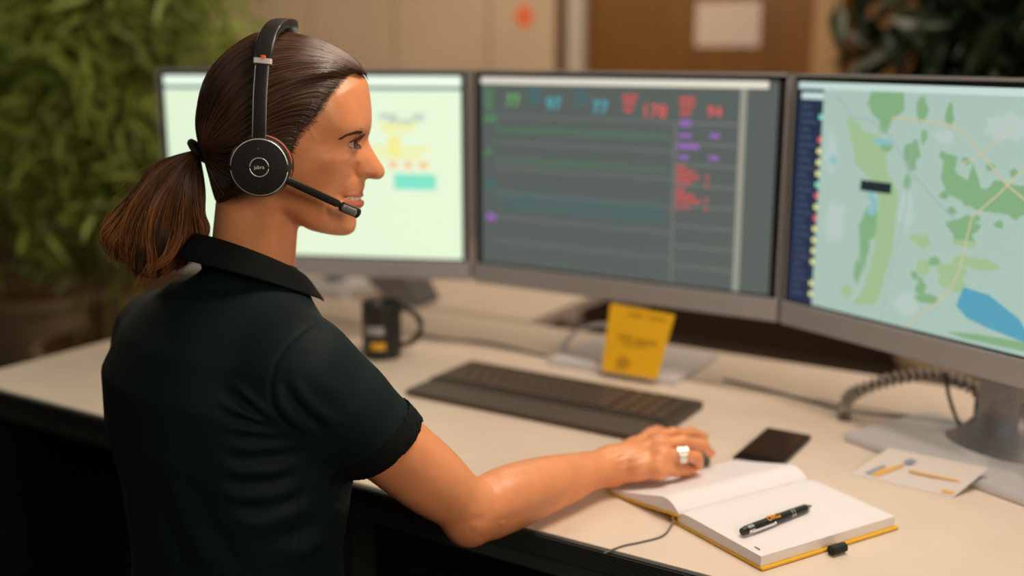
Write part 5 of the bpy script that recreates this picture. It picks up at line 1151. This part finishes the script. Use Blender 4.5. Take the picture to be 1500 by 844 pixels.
# ------------------------------------------------------------------ headset
hs0 = toW(P3(380, 245, .11)); t = thing('headset', tuple(hs0), 'black wireless headset with microphone boom worn by the woman', 'headset')
def wv(v): return Vector(toW(v)-toW(np.zeros(3)))
HBw = wv(HB); HAw = wv(HA); ZZ = Vector((0, 0, 1))
for side in (1, -1):
    # frame of the cup: local x forward, y up, z outward
    c_ = Vector(toW(P3(380, 245, .108) if side == 1 else from_h(hp(380, 245, .108)[0], -.108, hp(380, 245, .108)[1])))
    o_ = HBw*side; X3 = HAw; F4 = Matrix(((X3.x, 0, o_.x, c_.x), (X3.y, 0, o_.y, c_.y), (X3.z, 1, o_.z, c_.z), (0, 0, 0, 1)))
    def lathe(prof, n=56, F4=F4, sc=(1, 1)):
        mm = MB(); rg = [[mm.bm.verts.new(F4 @ Vector((r_*math.cos(2*PI*i/n)*sc[0], r_*math.sin(2*PI*i/n)*sc[1], z_))) for i in range(n)] for r_, z_ in prof]
        for A_, B_ in zip(rg[:-1], rg[1:]):
            for i in range(n): mm.bm.faces.new((A_[i], A_[(i+1) % n], B_[(i+1) % n], B_[i]))
        mm.bm.faces.new(rg[0]); mm.bm.faces.new(rg[-1]); return mm
    cup = lathe([(.027, -.018), (.0318, -.0155), (.0328, -.007), (.0315, -.001), (.0295, .0020), (.0285, .0022)]).build('ear_cup', M['black'], t, 'auto')
    cu = lathe([(.020, -.038), (.028, -.0375), (.0325, -.034), (.0335, -.029), (.0325, -.024), (.029, -.0195), (.025, -.0175)]).build('ear_cushion', M['leather'], t, 'auto')
    MB().tube([F4 @ Vector((.0312*math.cos(a_), .0312*math.sin(a_), -.0225)) for a_ in np.linspace(0, 2*PI, 56, endpoint=False)], .0014, 8, True).build('orange_piping', M['orange'], cu, True)
    tag(MB().tube([F4 @ Vector((.0292*math.cos(a_), .0292*math.sin(a_), .0010)) for a_ in np.linspace(0, 2*PI, 64, endpoint=False)], .0011, 10, True).build('rim', mat('rim_silver', (.75, .76, .80), .3, .6), cup, True), 'silver rim')
    lathe([(.0283, -.002), (.0283, .0017), (.027, .0020)]).build('cover_plate', mat('cup_cover', (.006, .007, .009), .3), cup, 'auto')
    MB().tube([F4 @ Vector((.0098*math.cos(a_), .0098*math.sin(a_), .0021)) for a_ in np.linspace(0, 2*PI, 48, endpoint=False)], .0007, 8, True).build('button_ring', bpy.data.materials['rim_silver'], cup, True)
    if side == 1:
        text('logo', 'jabra', F4 @ Matrix.Translation((0, 0, .0022)), .0056, M['white'], cup, True)
        text('cup_mark', '+', F4 @ Matrix.Translation((0, .019, .0021)), .005, M['grey'], cup); text('cup_mark', '-', F4 @ Matrix.Translation((0, -.019, .0021)), .005, M['grey'], cup)
        CF = F4
# band: cross section box swept along w-z arc
def bandpt(px, py, w_): q = hp(px, py, w_); return from_h(q[0], w_, q[1])
def sweep(name, pts, wid, th, m, parent, n=40, rnd=True):
    sp = resamp(spline2(np.array(pts), 8), n); T_ = np.gradient(sp, axis=0); T_ /= np.linalg.norm(T_, axis=1)[:, None]; wd_ = HA-(T_@HA)[:, None]*T_; wd_ /= np.linalg.norm(wd_, axis=1)[:, None]; nn_ = np.cross(T_, wd_)
    mm = MB(); rg = []; k_ = 14
    wid = np.interp(np.linspace(0, 1, n), np.linspace(0, 1, len(wid)), wid) if hasattr(wid, '__len__') else np.full(n, wid); th = np.interp(np.linspace(0, 1, n), np.linspace(0, 1, len(th)), th) if hasattr(th, '__len__') else np.full(n, th)
    for i in range(n):
        rr = []
        for j in range(k_):
            a_ = 2*PI*(j+.5)/k_; ca, sa = math.cos(a_), math.sin(a_); x = math.copysign(abs(ca)**.35, ca)*wid[i]/2; y = math.copysign(abs(sa)**.35, sa)*th[i]/2
            rr.append(mm.bm.verts.new(toW(sp[i]+wd_[i]*x+nn_[i]*y)))
        rg.append(rr)
    for A_, B_ in zip(rg[:-1], rg[1:]):
        for i in range(k_): mm.bm.faces.new((A_[i], A_[(i+1) % k_], B_[(i+1) % k_], B_[i]))
    mm.bm.faces.new(rg[0]); mm.bm.faces.new(rg[-1]); return mm.build(name, m, parent, 'auto')
lowR = [bandpt(379, 210, .104), bandpt(380, 180, .1045), bandpt(381, 140, .103), bandpt(384, 95, .099)]
arc = [bandpt(384, 96, .099), bandpt(386, 76, .094), bandpt(392, 54, .080), bandpt(400, 41, .058), bandpt(409, 35, .030), bandpt(415, 34, 0)]
def mir(P): s, w_, z = to_h(np.array(P)); return from_h(s+.006, -w_, z)
arcL = [mir(p) for p in arc[::-1]]; lowL = [mir(p) for p in lowR]
sweep('headband', arc[:-1]+[lerp(arc[-1], mir(arc[-1]), .5)]+arcL[1:], .0190, [.005, .006, .0085, .0105, .011, .0105, .0085, .006, .005], M['black'], t, 80)
for L_ in (lowR, lowL): sweep('slider_arm', L_, .0140, .0035, M['black'], t, 30)
for fx_ in (-.0068, .0068):
    sweep('edge_trim', [p+HA*fx_+HB*.0012 for p in lowR], .0010, .0014, M['steel'], t, 30)
c_ = bandpt(385, 90, .101); up_ = lerp(arc[1], arc[0], .0)-arc[0]; up_ /= np.linalg.norm(up_)
sweep('silver_clip', [c_-up_*.0028, c_-up_*.001, c_+up_*.001, c_+up_*.0028], .0190, .0060, mat('clip_silver', (.75, .73, .70), .35, .3), t, 6)
sweep('orange_mark', [c_+up_*.003+HB*.001, c_+up_*.004+HB*.001, c_+up_*.005+HB*.001, c_+up_*.006+HB*.001], .0055, .0062, mat('orange_mark', (.85, .12, .03), .4), t, 6)
# boom
bp_ = [P3(411, 259, .106), P3(440, 273, .098), P3(470, 287, .086), P3(500, 301, .072)]
def rod(name, pts, r_, m, sq=.6, n=24):
    sp = resamp(spline2(np.array(pts), 8), n); T_ = np.gradient(sp, axis=0); T_ /= np.linalg.norm(T_, axis=1)[:, None]; b_ = HB-(T_@HB)[:, None]*T_; b_ /= np.linalg.norm(b_, axis=1)[:, None]; c_ = np.cross(T_, b_); mm = MB(); rg = []
    for i in range(n):
        ri = r_*(1 if 1 < i < n-2 else (.8 if 0 < i < n-1 else .45))
        rg.append([mm.bm.verts.new(toW(sp[i]+b_[i]*math.copysign(abs(math.cos(a_))**.7, math.cos(a_))*ri*sq+c_[i]*math.copysign(abs(math.sin(a_))**.7, math.sin(a_))*ri)) for a_ in np.linspace(0, 2*PI, 16, endpoint=False)])
    for A_, B_ in zip(rg[:-1], rg[1:]):
        for i in range(16): mm.bm.faces.new((A_[i], A_[(i+1) % 16], B_[(i+1) % 16], B_[i]))
    mm.bm.faces.new(rg[0]); mm.bm.faces.new(rg[-1]); return mm.build(name, m, t, 'auto')
bm_ = rod('microphone_boom', bp_, .0044, M['black'])
rod('microphone_tip', [P3(498, 301, .073), P3(508, 306, .069), P3(518, 310, .065), P3(527, 314, .061)], .0056, M['black'])
tp_ = rod('microphone_grille', [P3(501, 303, .0765), P3(508, 306.5, .0735), P3(516, 310, .0705), P3(522, 312, .068)], .0040, M['steel'])
